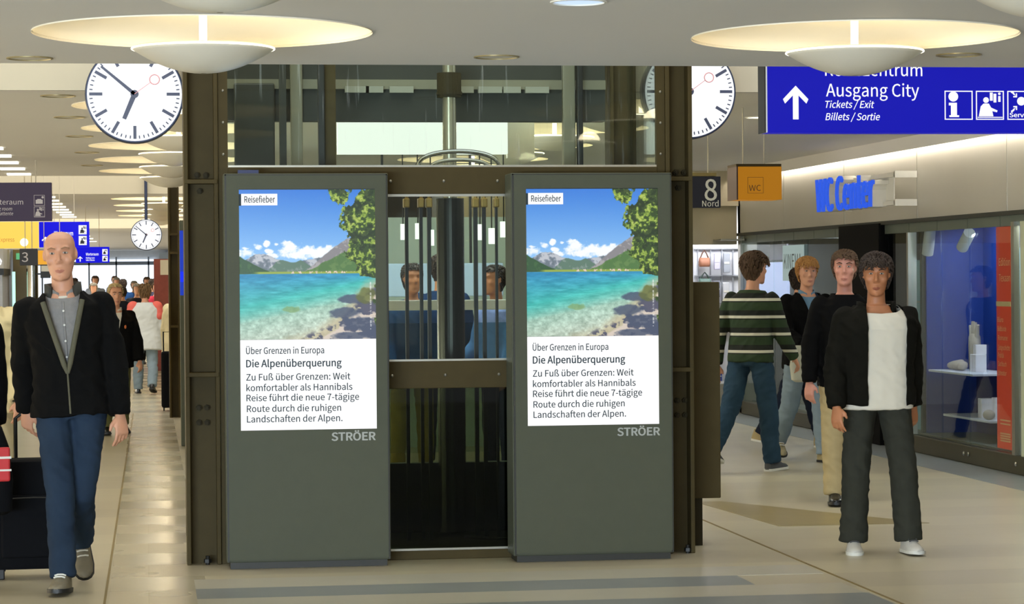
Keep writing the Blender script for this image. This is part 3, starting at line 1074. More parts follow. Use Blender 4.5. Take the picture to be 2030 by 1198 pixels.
# orange WC box
wc = empty('toilet_sign', (4.44, 18, 2.168), 'orange hanging box sign reading WC between the 8 sign and the shop fascia', 'sign')
OW = (4.44, 18, 2.168)
part(MB().box(4.285, 18, 2.168, 4.613, 18.3, 2.41, b=.004), 'panel', glow('lit_orange_box', (204, 134, 24), .62), wc, OW)
part(MB().box(4.275, 18, 2.168, 4.2855, 18.3, 2.41), 'side_plate', mat('brown_side', (72, 44, 20), .5), wc, OW)
part(MB().box(4.275, 18.01, 2.41, 4.613, 18.29, 2.43), 'top_cap', M_olive, wc, OW)
tw = MB()
text(tw, 'WC', 4.366, 4.455, 2.233, 17.997, .042, .0)
frame_sq(tw, 4.356, 2.215, .118, 17.998, .018)
part(tw, 'lettering', mat('dark_brown_print', (74, 44, 18), .6), wc, OW)
part(hang(MB(), (4.36, 4.52), 18.15, 2.42, 2.86), 'hanger', M_rod, wc, OW)

# left aisle signs
M_greywhite = mat('dim_white_print', (206, 202, 208), .6)
w1 = empty('hanging_sign', (-1.2, 26, 2.23), 'unlit dull purple hanging sign reading Warteraum at the left edge', 'sign')
OO = (-1.2, 26, 2.23)
part(MB().box(-1.9, 26, 2.23, -.94, 26.12, 2.62, b=.004), 'panel', M_purple, w1, OO)
t = MB()
text(t, 'Warteraum', -1.59, -1.225, 2.398, 25.997, .05, .004)
text(t, 'Waiting room', -1.59, -1.335, 2.338, 25.997, .034, .008, .2)
text(t, "Salle d'attente", -1.59, -1.325, 2.29, 25.997, .034, .008, .2)
part(t, 'lettering', M_greywhite, w1, OO)
for z in (2.385, 2.268):
    p = MB()
    frame_sq(p, -1.118, z, .108, 25.997)
    if z > 2.3:
        p.box(-1.10, 25.995, z + .02, -1.03, 25.997, z + .06).box(-1.085, 25.995, z + .06, -1.045, 25.997, z + .068)
        p.cyl((-1.03, 25.997, z + .085), (-1.03, 25.995, z + .085), .012, 12)
    else:
        pict_person(p, -1.118, z, .108, 25.997)
    part(p, 'pictogram', M_greywhite, w1, OO)
part(hang(MB(), (-1.5, -1.1), 26.06, 2.6, 2.86), 'hanger', M_rod, w1, OO)

M_yellow = glow('lit_yellow_box', (255, 214, 92), 1.0)
y1 = empty('hanging_sign', (-1.5, 32, 2.037), 'glowing yellow hanging box sign under the purple sign', 'sign')
OO = (-1.5, 32, 2.037)
part(MB().box(-2.1, 32, 2.037, -1.325, 32.2, 2.367, b=.004), 'panel', M_yellow, y1, OO)
t = MB()
text(t, 'EC Express', -1.9, -1.62, 2.12, 31.997, .05)
part(t, 'lettering', mat('faded_red_print', (226, 140, 70), .6), y1, OO)
part(MB().ball((-1.5, 31.99, 2.11), .05, .02, .05, 20, 10), 'lamp_globe', glow('hot_white_lamp', (255, 255, 240), 2), y1, OO)
part(hang(MB(), (-1.8, -1.5), 32.1, 2.3, 5.01), 'hanger', M_rod, y1, OO)


def blue_sign(x0, x1, y, z0, z1, label, top):
    r = empty('hanging_sign', ((x0 + x1) / 2, y, z0), label, 'sign')
    O = ((x0 + x1) / 2, y, z0)
    w, h = x1 - x0, z1 - z0
    part(MB().box(x0, y, z0, x1, y + .15, z1, b=.004), 'panel', M_blue_far, r, O)
    t = MB()
    text(t, 'Warteraum', x0 + w * .30, x0 + w * .68, z0 + h * .46, y - .003, h * .17, .02)
    text(t, 'Waiting room', x0 + w * .30, x0 + w * .56, z0 + h * .26, y - .003, h * .1, .02)
    text(t, "Salle d'attente", x0 + w * .30, x0 + w * .56, z0 + h * .12, y - .003, h * .1, .02)
    part(t, 'lettering', M_textwhite, r, O)
    a = MB()
    arrow_up(a, x0 + w * .13, z0 + h * .08, z0 + h * .42, y - .003, h * .3)
    part(a, 'arrow', M_textwhite, r, O)
    for zz in (.50, .08):
        q = MB().box(x0 + w * .79, y - .003, z0 + h * zz, x0 + w * .95, y - .001, z0 + h * (zz + .36))
        part(q, 'pictogram', M_textwhite, r, O)
        q = MB()
        pict_person(q, x0 + w * .80, z0 + h * (zz + .02), h * .32, y - .004)
        part(q, 'pictogram', M_navy, r, O)
    part(hang(MB(), (x0 + w * .3, x0 + w * .7), y + .07, z1 - .02, top), 'hanger', M_rod, r, O)


blue_sign(-1.40, -.743, 34, 2.074, 2.412, 'lit blue Warteraum sign with arrow behind the bald head', 5.01)
blue_sign(-1.139, -.594, 42, 1.927, 2.187, 'smaller lit blue Warteraum sign farther down the left aisle', 2.86)

p3 = empty('platform_sign', (-1.35, 30.5, 1.81), 'small black platform sign with a white 3 at the left', 'sign')
OO = (-1.35, 30.5, 1.81)
part(MB().box(-1.485, 30.5, 1.81, -1.275, 30.55, 2.01, b=.003), 'panel', mat('black_sign', (30, 26, 26), .5), p3, OO)
t = MB()
text(t, '3', -1.46, -1.385, 1.855, 30.497, .11, .006)
part(t, 'lettering', M_greywhite, p3, OO)
part(hang(MB(), (-1.42, -1.34), 30.52, 2.0, 5.01), 'hanger', M_rod, p3, OO)
og = empty('hanging_sign', (-1.3, 33, 1.8), 'orange glowing box sign half hidden behind the bald head', 'sign')
OO = (-1.3, 33, 1.8)
part(MB().box(-1.43, 33, 1.84, -1.0, 33.2, 2.02, b=.004), 'panel', glow('lit_orange_yellow', (250, 178, 60), .9), og, OO)
part(hang(MB(), (-1.3, -1.1), 33.1, 2.0, 5.01), 'hanger', M_rod, og, OO)

# ------------------------------------------------------------------ right-hand shop front (plane x = 6.89, running along y)
WX = 6.89
M_alu = mat('brushed_aluminium_fascia', (188, 186, 178), .42, .45, var=.1, scale=2.2, stretch=(.4, .4, .12))
M_fascia_edge = mat('fascia_dark_edge', (44, 48, 42), .5, .3)  # dark trim strip below the fascia
M_tileband = mat('grey_green_band', (96, 108, 100), .35, .3, var=.1, scale=2)
M_sillmetal = mat('dark_bronze_trim', (72, 68, 46), .38, .45, var=.12, scale=4)
M_shopglass = glass_mat('shop_glass', tint=(.93, .97, .96), refl=.006, top=.3)
struct(MB().box(WX, 5, 2.12, WX + .15, 28.95, 2.86).build('wall_right', M_alu))
for y in (16.0, 19.6, 22.0, 24.4, 26.8):
    struct(MB().box(WX - .004, y - .004, 2.12, WX, y + .004, 2.86).build('trim_%d' % TR, M_steel))
    TR += 1
struct(MB().box(6.76, 13.3, 2.735, 6.775, 28.95, 2.86).build('trim_%d' % TR, M_ceil)); TR += 1       # downstand hiding the light strip
struct(MB().box(6.775, 5, 2.86, 9.5, 30.2, 2.95).build('ceiling', M_ceil))
struct(MB().box(WX - .02, 5, 2.085, WX + .1, 28.95, 2.12).build('trim_%d' % TR, M_fascia_edge)); TR += 1
struct(MB().box(WX, 5, 0, WX + .12, 28.95, .155, b=.01).build('baseboard_right', M_sillmetal))
o = MB().box(6.785, 13.6, 2.752, 6.81, 28.9, 2.775).build('cove_light', glow('cove_tube', (255, 242, 222), 17))
tag(o, 'long warm light tube glowing along the top of the metal shop fascia', 'light')
for bi, (yy, zz) in enumerate(((22.15, .085), (20.72, .085), (20.60, .085), (19.42, .085), (26.6, .085), (26.5, .085))):
    o = MB().ball((0, 0, 0), .008, .02, .02, 12, 8).build('base_bolt', M_chrome, loc=(WX - .004, yy, zz))
    tag(o, 'chrome bolt in the shop base trim ' + ('at the left end of the blue display', 'left of the pair under the blue display', 'right of the pair under the blue display', 'nearest the right edge', 'right of the pair below the poster', 'left of the pair below the poster')[bi], 'bolt', 'bolts in the shop base trim')
# transom band of grey-green panels
tbn = MB()
for i in range(12):
    ya = 19.0 + i * .83
    tbn.box(WX + .02, ya, 2.0, WX + .05, ya + .82, 2.085)
struct(tbn.build('trim_%d' % TR, M_tileband)); TR += 1
# glass fields, each a window of the room
wn = 2
for (ya, yb) in ((18.0, 19.45), (19.56, 20.66), (20.67, 21.42), (21.43, 22.28), (22.36, 23.05), (24.5, 25.95), (25.96, 27.4), (27.41, 28.85)):
    o = struct(MB().box(WX + .03, ya, .155, WX + .042, yb, 2.0).build('window_%d' % wn, M_shopglass))
    wn += 1
struct(MB().box(WX, 22.285, .155, WX + .08, 22.335, 2.0).build('trim_%d' % TR, M_steel)); TR += 1
struct(MB().box(WX - .01, 19.42, .155, WX + .04, 19.49, 2.03).build('trim_%d' % TR, M_steel)); TR += 1
struct(MB().box(WX, 19.2, .155, WX + .1, 19.30, 2.03).build('trim_%d' % TR, mat('pale_green_frame', (190, 196, 170), .5))); TR += 1
struct(MB().box(WX - .04, 23.08, 0, WX + .9, 24.47, 2.1).build('wall_pillar', mat('black_cladding', (4, 4, 4), .7, spec=.1))); 
struct(MB().box(WX, 28.85, 0, WX + .2, 28.97, 2.7).build('trim_%d' % TR, M_steel)); TR += 1
# shop interior shell
M_shopblue = mat('royal_blue_display_wall', (8, 50, 138), .55, var=.1, scale=1.2)
M_shopnavy = mat('deep_navy_display_wall', (14, 20, 92), .5, var=.1, scale=2)
M_shopdark = mat('dark_shop_interior', (30, 40, 40), .6, var=.3, scale=2)
M_shopgrey = mat('grey_shop_floor', (92, 100, 96), .4)
struct(MB().box(WX + .13, 18, .0, 9.4, 28.9, .16).build('floor', M_shopgrey))
struct(MB().box(WX + .13, 5, 2.06, 9.4, 28.9, 2.11).build('ceiling', M_shopdark))
struct(MB().box(9.4, 5, 0, 9.5, 30.2, 3).build('wall_far_right', M_shopdark))
struct(MB().box(WX + .12, 28.88, 0, 9.4, 28.95, 2.1).build('wall_back', M_shopdark))
struct(MB().box(WX + .16, 22.38, .16, 9.4, 22.44, 2.06).build('wall_divider', M_shopdark))
area('shop_light', (7.3, 21.0, 2.04), (0, R(-25), 0), .4, 2.2, 34, (.85, .92, 1))
area('shop_light.001', (7.6, 26.5, 2.04), (0, 0, 0), .8, 3.4, 45, (.9, .96, 1))

area('shop_light.002', (7.25, 20.6, 2.0), (R(62), 0, 0), .5, .4, 6, (.9, .95, 1))  # unseen fill added to make the blue side panel vivid

area('shop_light.003', (7.08, 18.7, 2.04), (0, R(20), 0), .2, 1.2, 22, (1, 1, .92))  # unseen fill added to brighten the pale green blind

# blue display behind the window
dc = empty('display_stand', (7.6, 21.2, .16), 'royal blue window display backdrop with white ledges in the right shop window', 'display')
DO = (7.6, 21.2, .16)
part(MB().box(7.62, 20.15, .74, 7.68, 22.36, 2.05), 'back_panel', M_shopblue, dc, DO)
part(MB().box(7.55, 20.15, .16, 7.68, 22.36, .735), 'base_panel', M_shopnavy, dc, DO)
part(MB().box(7.08, 22.34, .16, 7.62, 22.375, 2.05), 'side_panel', M_shopblue, dc, DO)
tag(MB().box(7.08, 21.05, .725, 7.545, 22.3, .745, b=.004).build('display_ledge', mat('white_ledge', (214, 218, 232), .4)), 'upper white ledge in the blue window display carrying the hand sculpture', 'shelf')
tag(MB().box(7.12, 20.72, .335, 7.545, 22.0, .355, b=.004).build('display_ledge', MATS['white_ledge']), 'lower white ledge in the blue window display carrying three cartons', 'shelf')
part(MB().box(7.10, 20.3, .16, 7.20, 20.42, 2.05), 'side_post', M_shopnavy, dc, DO)
M_lampgrey = mat('light_grey_lamp_body', (178, 182, 182), .45)


def spot(y, z, ang, lab, x=7.2):
    r = empty('shop_spotlight', (x, y, 2.06), lab, 'spotlight')
    MB().cyl((0, 0, 0), (0, 0, -.09), .012, 10).build('mount', M_lampgrey, r)
    b = MB().cyl((0, 0, -.12), (0, 0, .12), .052, 22).cyl((0, 0, -.125), (0, 0, -.118), .046, 22)
    b.xf(Matrix.Translation((0, 0, -.15)) @ Matrix.Rotation(ang, 4, 'X'))
    b.build('lamp_body', M_lampgrey, r, True)
    return r


spot(22.1, 1.92, R(22), 'grey cylindrical spotlight pointing down at the top of the blue window display', 7.03)
spot(21.27, 1.94, R(58), 'grey cylindrical spotlight tilted sideways at the top of the blue window display', 7.1)
M_box = mat('white_carton', (232, 228, 236), .5)
M_boxs = mat('lilac_carton_side', (196, 190, 206), .5)


def carton(x, y, z, h, w, lab):
    z += .001
    o = MB().box(-.05, -w / 2, 0, .05, w / 2, h, b=.003).box(-.0515, -.002, .004, -.05, .002, h - .004, 1).build('white_box', [M_box, M_boxs], loc=(x, y, z))
    return tag(o, lab, 'box', 'white cartons in the shop window')


carton(7.3, 21.55, .745, .155, .16, 'tall white carton standing on the upper display ledge')
carton(7.32, 21.56, .90, .085, .07, 'small white carton stacked on the tall one on the upper ledge')
carton(7.25, 21.22, .355, .17, .10, 'grey-white carton on the lower display ledge')
carton(7.34, 21.12, .355, .18, .10, 'white carton right behind the grey-white one on the lower ledge')
carton(7.28, 20.78, .355, .17, .10, 'white carton at the right end of the lower display ledge')
M_stone = mat('pale_sculpted_stone', (176, 166, 156), .8, var=.25, scale=14, bump=.4)
g = MB().rings([[(.05 * k_ * math.cos(2 * PI * i / 14), .085 * k_ * math.sin(2 * PI * i / 14), z) for i in range(14)] for z, k_ in ((0, .9), (.1, 1), (.22, 1.05), (.30, 1.0), (.33, .7))])
for dy, L, tl in ((.075, .07, .25), (.028, .11, .06), (-.018, .10, -.04), (-.062, .08, -.2)):
    g.tube([(0, dy, .29), (0, dy + tl * .05, .32 + L * .5), (0, dy + tl * .16, .33 + L)], [.024, .022, .015], 10)
o = g.build('hand_sculpture', M_stone, loc=(7.4, 21.95, .85), smooth=True)
o.location = (7.42, 22.0, .745)
tag(o, 'pale fluted hand shaped sculpture on the upper display ledge', 'sculpture')
st = MB()
for (dy, r) in ((-.14, .05), (-.04, .062), (.07, .055), (.16, .045)):
    st.ball((0, dy, r * .6), r * .9, r * 1.25, r * .75, 12, 8)
    st.ball((.03, dy + .03, r * .9), r * .6, r * .8, r * .5, 10, 6)
o = st.build('rough_stones', M_stone, loc=(7.25, 21.98, .757), smooth=True)
tag(o, 'rough pale rock lying in front of the hand sculpture on the ledge', 'rock')
o = MB().ball((0, 0, .035), .05, .075, .045, 14, 8).ball((.01, .06, .02), .03, .04, .025, 12, 6).build('rough_stones', M_stone, loc=(7.18, 20.92, .363), smooth=True)
tag(o, 'small pale rock at the right end of the lower display ledge', 'rock')
# narrow framed mirror panels in the display
o = MB().box(-.01, -.09, 0, .01, .09, .93).box(-.014, -.1, .93, .012, .1, .95, 1).build('sample_board', [mat('pale_cream_panel', (196, 204, 190), .4), M_white], loc=(7.5, 21.34, .86))
tag(o, 'narrow cream upright panel in front of the blue backdrop', 'panel')
o = MB().box(-.01, -.12, 0, .01, .12, .98).build('sample_board', mat('pale_cyan_panel', (126, 190, 226), .4, var=.3, scale=5), loc=(7.5, 20.92, .86))
tag(o, 'narrow sky blue upright panel beside the cream one in the display', 'panel')
# red banner
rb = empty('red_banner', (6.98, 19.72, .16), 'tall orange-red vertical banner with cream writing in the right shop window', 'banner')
part(MB().box(6.98, 19.78, .17, 6.99, 20.13, 2.0), 'cloth', glow('glowing_orange_red_banner', (196, 66, 38), .7), rb, (6.98, 19.72, .16))  # banner cloth given its own glow so it looks brightly lit
part(MB().box(6.976, 19.78, 1.345, 6.98, 20.13, 1.385), 'cream_stripe', mat('cream_print', (214, 190, 140), .6), rb, (6.98, 19.72, .16))
tx = MB()
Mw = Matrix.Translation((6.978, 0, 0)) @ Matrix.Rotation(-PI / 2, 4, 'Z')
for (s_, z, a, b_, cap) in (('Edition', 1.68, -19.86, -19.59, .06), ('Texaan', 1.55, -19.86, -19.59, .06), ('Büro', 1.215, -19.9, -19.76, .04), ('Bildbände', 1.14, -19.9, -19.69, .04), ('Romane', 1.065, -19.89, -19.66, .04),
                           ('Zeitgeschichte', .985, -19.89, -19.6, .04), ('Politik', .92, -19.89, -19.75, .04), ('Sachbuch', .85, -19.89, -19.69, .04), ('Literatur', .775, -19.89, -19.69, .04)):
    text(tx, s_, a - .2, b_ - .2, z, 0, cap, M=Mw)
for z in (.40, .37, .29, .27, .25, .23):
    tx.add([tuple(Mw @ Vector(p)) for p in ((-20.05, 0, z), (-19.8, 0, z), (-19.8, 0, z + .012), (-20.05, 0, z + .012))], [(0, 1, 2, 3)])
part(tx, 'lettering', MATS['cream_print'], rb, (6.98, 19.72, .16))
# corner of the next shop at the right edge
o = MB().box(6.96, 17.9, .16, 7.0, 19.4, .62).build('counter_panel', mat('pale_grey_panel', (170, 174, 166), .5), loc=(0, 0, 0))
tag(o, 'pale grey low panel behind glass at the right edge', 'panel')
o = MB().box(6.95, 17.9, .62, 7.01, 19.4, .65, b=.005).build('yellow_rail', mat('yellow_rail', (226, 176, 60), .5))
tag(o, 'yellow rail on the pale grey panel at the right edge', 'rail')
o = MB().box(7.2, 17.9, .16, 7.24, 19.4, 2.0).build('curtain_panel', mat('pale_green_blind', (196, 204, 178), .7, var=.05, scale=3))
tag(o, 'pale green blind behind the glass at the right edge', 'blind')

# left part of the shop front: dim interior with lit screen and poster
o = MB().box(7.05, 27.3, 1.32, 7.08, 28.7, 1.77).build('lit_screen', glow('bluish_lit_screen', (196, 208, 255), 1.1))
part(MB().box(7.05, 27.9, .16, 7.08, 28.1, 1.33), 'stand', M_dark, o, (0, 0, 0))
tag(o, 'bluish white lit screen inside the shop behind the striped sweater man', 'screen')
o = MB().box(7.2, 27.9, 1.8, 7.22, 28.7, 1.98).build('notice_board', mat('lilac_grey_board', (150, 144, 158), .6))
part(MB().box(7.205, 28.1, 1.97, 7.215, 28.14, 2.065), 'hanger', M_dark, o, (0, 0, 0))
tag(o, 'lilac grey notice board high in the left shop window', 'board')
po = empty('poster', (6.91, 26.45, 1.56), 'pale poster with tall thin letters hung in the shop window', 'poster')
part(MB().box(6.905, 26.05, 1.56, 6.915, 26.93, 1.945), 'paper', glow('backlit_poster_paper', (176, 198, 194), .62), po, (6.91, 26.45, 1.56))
tx = MB()
text(tx, 'KINEMA', -26.86, -26.12, 1.69, 0, .16, M=Matrix.Translation((6.902, 0, 0)) @ Matrix.Rotation(-PI / 2, 4, 'Z'))
part(tx, 'lettering', mat('grey_print', (96, 104, 104), .6), po, (6.91, 26.45, 1.56))
for i, (x, y, zz, w, c, lab) in enumerate(((7.6, 25.45, 1.95, .28, (150, 160, 120), 'olive green upright shelf unit in the left shop window'), (7.9, 24.88, 1.7, .2, (176, 180, 200), 'pale lilac cabinet behind the left shop window'),
                                          (7.5, 28.0, .5, .5, (120, 128, 128), 'low grey cabinet behind the left shop window'), (7.3, 22.85, 1.75, .14, (120, 170, 190), 'pale blue upright panel behind glass next to the black pillar'))):
    b = MB().box(-.15, -w, 0, .15, w, zz - .16, b=.01)
    for j in range(3):
        z = (zz - .16) * (j + 1) / 4
        b.box(-.16, -w * .95, z, -.15, w * .95, z + .012, 1)
    o = b.build('display_cabinet', [mat('cabinet_tone_%s' % 'abcd'[i], c, .5), M_steel], loc=(x, y, .16))
    tag(o, lab, 'cabinet')

# WC Center letters on brackets
wl = empty('channel_letters', (6.7, 23.5, 2.2), 'blue three-dimensional WC Center letters with white returns on the metal fascia', 'sign')
WO = (6.7, 23.5, 2.2)
Mw = Matrix.Translation((6.56, 0, 0)) @ Matrix.Rotation(-PI / 2, 4, 'Z')
tx = MB()
text(tx, 'WC Center', -24.28, -22.28, 2.238, 0, .32, .03, M=Mw, depth=.02)
part(tx, 'letter_faces', glow('lit_blue_letters', (52, 98, 235), .85), wl, WO)
tx = MB()
Mw2 = Matrix.Translation((6.582, 0, 0)) @ Matrix.Rotation(-PI / 2, 4, 'Z')
text(tx, 'WC Center', -24.28, -22.28, 2.238, 0, .32, .028, M=Mw2, depth=.13)
part(tx, 'letter_returns', mat('white_letter_sides', (236, 232, 220), .5), wl, WO)
part(MB().box(6.68, 22.0, 2.50, 6.72, 24.2, 2.54).box(6.68, 22.0, 2.245, 6.72, 24.2, 2.285).box(6.68, 21.98, 2.49, WX - .006, 22.02, 2.55).box(6.68, 21.98, 2.235, WX - .006, 22.02, 2.295)
     .box(6.68, 24.1, 2.5, WX - .006, 24.14, 2.54).box(6.68, 24.1, 2.245, WX - .006, 24.14, 2.285).box(6.71, 22.12, 2.29, 6.72, 24.15, 2.5), 'bracket', M_white, wl, WO)

# end of the right aisle: beige bulkhead and lit bag shop
struct(MB().box(3.6, 29.0, 1.99, 6.885, 29.2, 2.86).build('wall_bulkhead', M_wallbeige))
struct(MB().box(5.5, 28.9, 2.44, 6.885, 29.0, 2.86).build('trim_%d' % TR, M_fascia_ceil)); TR += 1
o = MB().add([(6.60, 28.6, 2.03), (6.88, 28.6, 2.03), (6.88, 29.0, 2.03), (6.60, 29.0, 2.03), (6.60, 28.6, 2.05), (6.88, 28.6, 2.05), (6.88, 29.0, 2.05), (6.60, 29.0, 2.05)],
             [(0, 3, 2, 1), (4, 5, 6, 7), (0, 1, 5, 4), (1, 2, 6, 5), (2, 3, 7, 6), (3, 0, 4, 7)]).build('canopy', M_steel)
tag(o, 'small flat metal canopy at the corner of the shop fascia', 'canopy')
M_shopwhite = glow('lit_white_shop_wall', (236, 238, 248), .9)
struct(MB().box(3.0, 30.35, 0, 9.0, 30.45, 3).build('wall_bagshop', mat('white_shop_wall', (232, 234, 240), .6)))
area('aisle_fill', (2.2, 20.6, 2.8), (0, 0, 0), 2.2, 1.6, 70, (.95, 1, 1))  # unseen fill added to brighten the space behind the lift
area('bagshop_lamp', (6.9, 29.75, 2.3), (R(20), 0, 0), 1.2, .4, 22, (1, 1, 1))
o = MB().box(6.58, 30.305, .0, 6.65, 30.348, 1.98).build('lit_pilaster', M_shopwhite)
tag(o, 'glowing white upright light panel at the left end of the bag shop', 'light panel')
o = MB().box(6.5, 29.6, 0, 7.6, 30.3, .33, b=.01).build('shop_plinth', mat('pale_plinth', (170, 172, 168), .5))
tag(o, 'low pale plinth under the bag shop wall', 'plinth')
M_pegs = mat('wall_grid', (176, 180, 190), .4, .4)
gr = MB()
for x in (6.70, 6.86, 7.0, 7.14):
    gr.box(x, 30.3, .6, x + .008, 30.34, 1.97)
for z in (1.28, 1.62, 1.95, .95):
    gr.box(6.66, 30.29, z, 7.6, 30.34, z + .01)
o = gr.build('wall_rack', M_pegs)
tag(o, 'thin metal display grid on the white bag shop wall', 'rack')


def handbag(x, z, w, h, c, lab, cat='handbag'):
    r = empty('handbag', (x, 30.235, z), lab, cat, 'bags on the lit shop wall')
    b = MB().rings([[(k_ * w / 2 * math.copysign(abs(math.cos(t)) ** .5, math.cos(t)), .06 * d * math.copysign(abs(math.sin(t)) ** .7, math.sin(t)), zz) for t in [2 * PI * i / 20 for i in range(20)]]
                    for zz, k_, d in ((0, .86, .8), (.02, .98, 1), (h * .6, 1, .9), (h * .95, .93, .5), (h, .9, .3))])
    b.build('pouch', mat('bag_%s' % lab.split()[0], c, .6), r, True)
    MB().tube([(-w * .38, 0, h * .9), (-w * .2, 0, h * 1.45), (0, 0, h * 1.85), (w * .2, 0, h * 1.45), (w * .38, 0, h * .9)], .009, 8).build('strap', mat('bag_strap_%s' % lab.split()[0], tuple(int(k_ * .6) for k_ in c), .6), r, True)
    return r


handbag(6.768, 1.735, .14, .11, (150, 100, 78), 'brown handbag on the white shop wall above the steel cabinet')
handbag(6.772, 1.50, .15, .09, (84, 110, 104), 'grey-green handbag on the white shop wall below the brown one')
for i, (x, z, w, h, c, lab) in enumerate(((6.93, 1.70, .07, .2, (186, 184, 214), 'lilac scarf hanging right of the brown handbag'), (7.05, 1.66, .08, .24, (150, 156, 168), 'grey scarf hanging on the bag shop wall grid'),
                                         (6.92, 1.36, .09, .2, (120, 124, 140), 'slate folded cloth on the bag shop wall grid'), (7.04, 1.32, .08, .22, (200, 202, 210), 'pale folded cloth on the bag shop wall grid'),
                                         (6.86, .62, .16, .18, (150, 90, 110), 'dull pink pouch above the bag shop plinth'), (6.88, .331, .2, .12, (50, 70, 150), 'blue striped carton on the bag shop plinth'))):
    b = MB().box(-w / 2, -.02, 0, w / 2, .03, h, b=.008)
    b.box(-w / 2 + .01, -.024, h * .45, w / 2 - .01, -.02, h * .55, 1)
    o = b.build('shop_goods', [mat('goods_%s' % 'abcdef'[i], c, .7), M_white], loc=(x, 30.25, z))
    tag(o, lab, 'shop goods')

# ------------------------------------------------------------------ what stands behind the lift shaft
M_palegreen = mat('pale_green_wall', (178, 196, 190), .6, var=.04)
struct(MB().box(.55, 24.0, 0, 3.6, 24.2, 2.2).build('wall_island', M_palegreen))
o = MB().box(1.40, 18.5, 2.53, 2.66, 18.6, 2.77).build('glowing_panel', glow('glowing_white_panel', (250, 250, 240), 1.2))  # white panel that glows by itself
tag(o, 'long glowing white panel seen through the upper lift glass', 'light box')
part(MB().box(1.40, 18.52, 2.77, 2.66, 18.56, 2.855).box(2.66, 18.5, 2.5, 2.86, 18.6, 2.77), 'mount', M_white, o, (0, 0, 0))
o = MB().box(1.2, 18.6, 1.375, 3.2, 18.68, 1.45, b=.01).box(1.3, 18.62, 0, 1.34, 18.66, 1.38, 1).box(3.0, 18.62, 0, 3.04, 18.66, 1.38, 1).box(1.3, 18.625, 1.0, 3.04, 18.655, 1.28, 2).build('white_handrail', [mat('white_counter_top', (232, 234, 230), .4), M_steel, glass_mat('rail_glass', tint=(.55, .72, .72), refl=.02)])
tag(o, 'white topped glass railing seen through the middle lift glass', 'railing')
for i, (x, z, w) in enumerate(((1.926, 1.965, .7), (2.04, 1.97, .8), (2.138, 1.92, .9), (2.514, 1.96, 1), (2.603, 1.93, .9), (2.696, 1.98, 1))):  # glowing tubes added in place of lamps mirrored in the lift glass
    r = empty('lamp_reflection', (x, 19.0, 2.85), 'glowing white tube in place of a mirrored lamp behind the lift cables, %s from the left' % LORD6[i], 'lamp reflection', 'lamp reflections behind the lift')
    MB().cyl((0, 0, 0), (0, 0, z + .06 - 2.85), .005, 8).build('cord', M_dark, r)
    MB().cyl((0, 0, z - .06 - 2.85), (0, 0, z + .06 - 2.85), .028 * w, 18).build('reflection_glow', glow('reflection_tube', (255, 255, 245), 1.6), r, True)
o = MB().box(1.9, 22.6, 1.45, 3.2, 22.7, 1.75, b=.01).build('hanging_board', mat('pale_blue_board', (176, 200, 226), .5))
for i, (x0, x1, z0, z1, c, lab) in enumerate(((1.86, 2.02, 1.93, 2.02, (196, 60, 52), 'small red board'), (1.84, 1.92, 1.86, 1.94, (226, 176, 50), 'small yellow board'))):
    pass
tag(o, 'pale blue board behind the railing seen through the lift glass', 'board')
part(MB().box(2.1, 22.63, 1.75, 2.12, 22.67, 2.86).box(2.9, 22.63, 1.75, 2.92, 22.67, 2.86), 'hanger', M_dark, o, (0, 0, 0))

# second shaft farther down the left aisle
c2 = empty('steel_column', (.33, 30.0, 0), 'farther olive steel column behind the left lift column', 'column')
CO = (.33, 30, 0)
part(MB().box(.262, 30, 0, .282, 30.3, 2.72).box(.37, 30, 0, .39, 30.3, 2.72).box(.28, 30.1, 0, .372, 30.12, 2.72), 'web_and_flanges', M_olive, c2, CO)
for z in (2.15, 1.06, 1.93):
    part(MB().box(.27, 29.96, z, .38, 30.1, z + .03), 'stiffener', M_olive, c2, CO)
bk2 = empty('information_pillar', (.40, 24.8, 0), 'narrow grey pillar edge with a blue lit screen behind the left lift column', 'advertising display')
BO = (.40, 24.8, 0)
part(MB().box(.325, 24.75, 0, .62, 25.0, 2.2, b=.006), 'housing', M_kiosk, bk2, BO)
part(MB().box(.326, 24.744, 1.47, .60, 24.752, 2.1), 'screen', glow('deep_blue_screen', (30, 62, 190), .9), bk2, BO)
part(MB().box(.33, 24.742, 1.60, .36, 24.745, 1.70), 'screen_block', glow('bright_blue_block', (20, 50, 255), 1), bk2, BO)
struct(MB().box(.75, 30.1, 0, 3.4, 32.5, 4.2).build('wall_core', M_olive_d))

# left shop block and things at the far left
M_corr = mat('corrugated_grey_metal', (168, 168, 174), .5, .3, var=.12, scale=8, stretch=(.2, .2, 6))
lb = empty('shop_block', (-2.3, 31.4, 0), 'grey shop front with white neon squiggle at the far left', 'shop front')
LB = (-2.3, 31.4, 0)
part(MB().box(-3.2, 31.0, 1.78, -1.70, 32.6, 2.02), 'fascia', mat('pale_grey_fascia', (176, 174, 170), .5), lb, LB)
part(MB().box(-3.2, 31.05, 0, -1.72, 32.6, 1.70), 'front_panel', M_corr, lb, LB)
part(MB().box(-3.2, 31.02, 1.70, -1.70, 32.6, 1.78), 'dark_band', M_dark, lb, LB)
sq = [(-1.80, 30.99, 1.94), (-1.755, 30.985, 1.915), (-1.725, 30.985, 1.87), (-1.735, 30.985, 1.83), (-1.77, 30.985, 1.815), (-1.80, 30.985, 1.83), (-1.79, 30.985, 1.865), (-1.75, 30.985, 1.88), (-1.72, 30.985, 1.865)]
part(MB().tube(sq, .006, 8), 'neon_tube', glow('white_neon', (255, 250, 240), 1.6), lb, LB, True)
o = MB().box(-1.60, 31.0, 0, -1.565, 31.05, 1.74).build('teal_light_bar', glow('teal_light', (190, 255, 226), 1.3))
tag(o, 'slim glowing teal upright light at the far left', 'light')
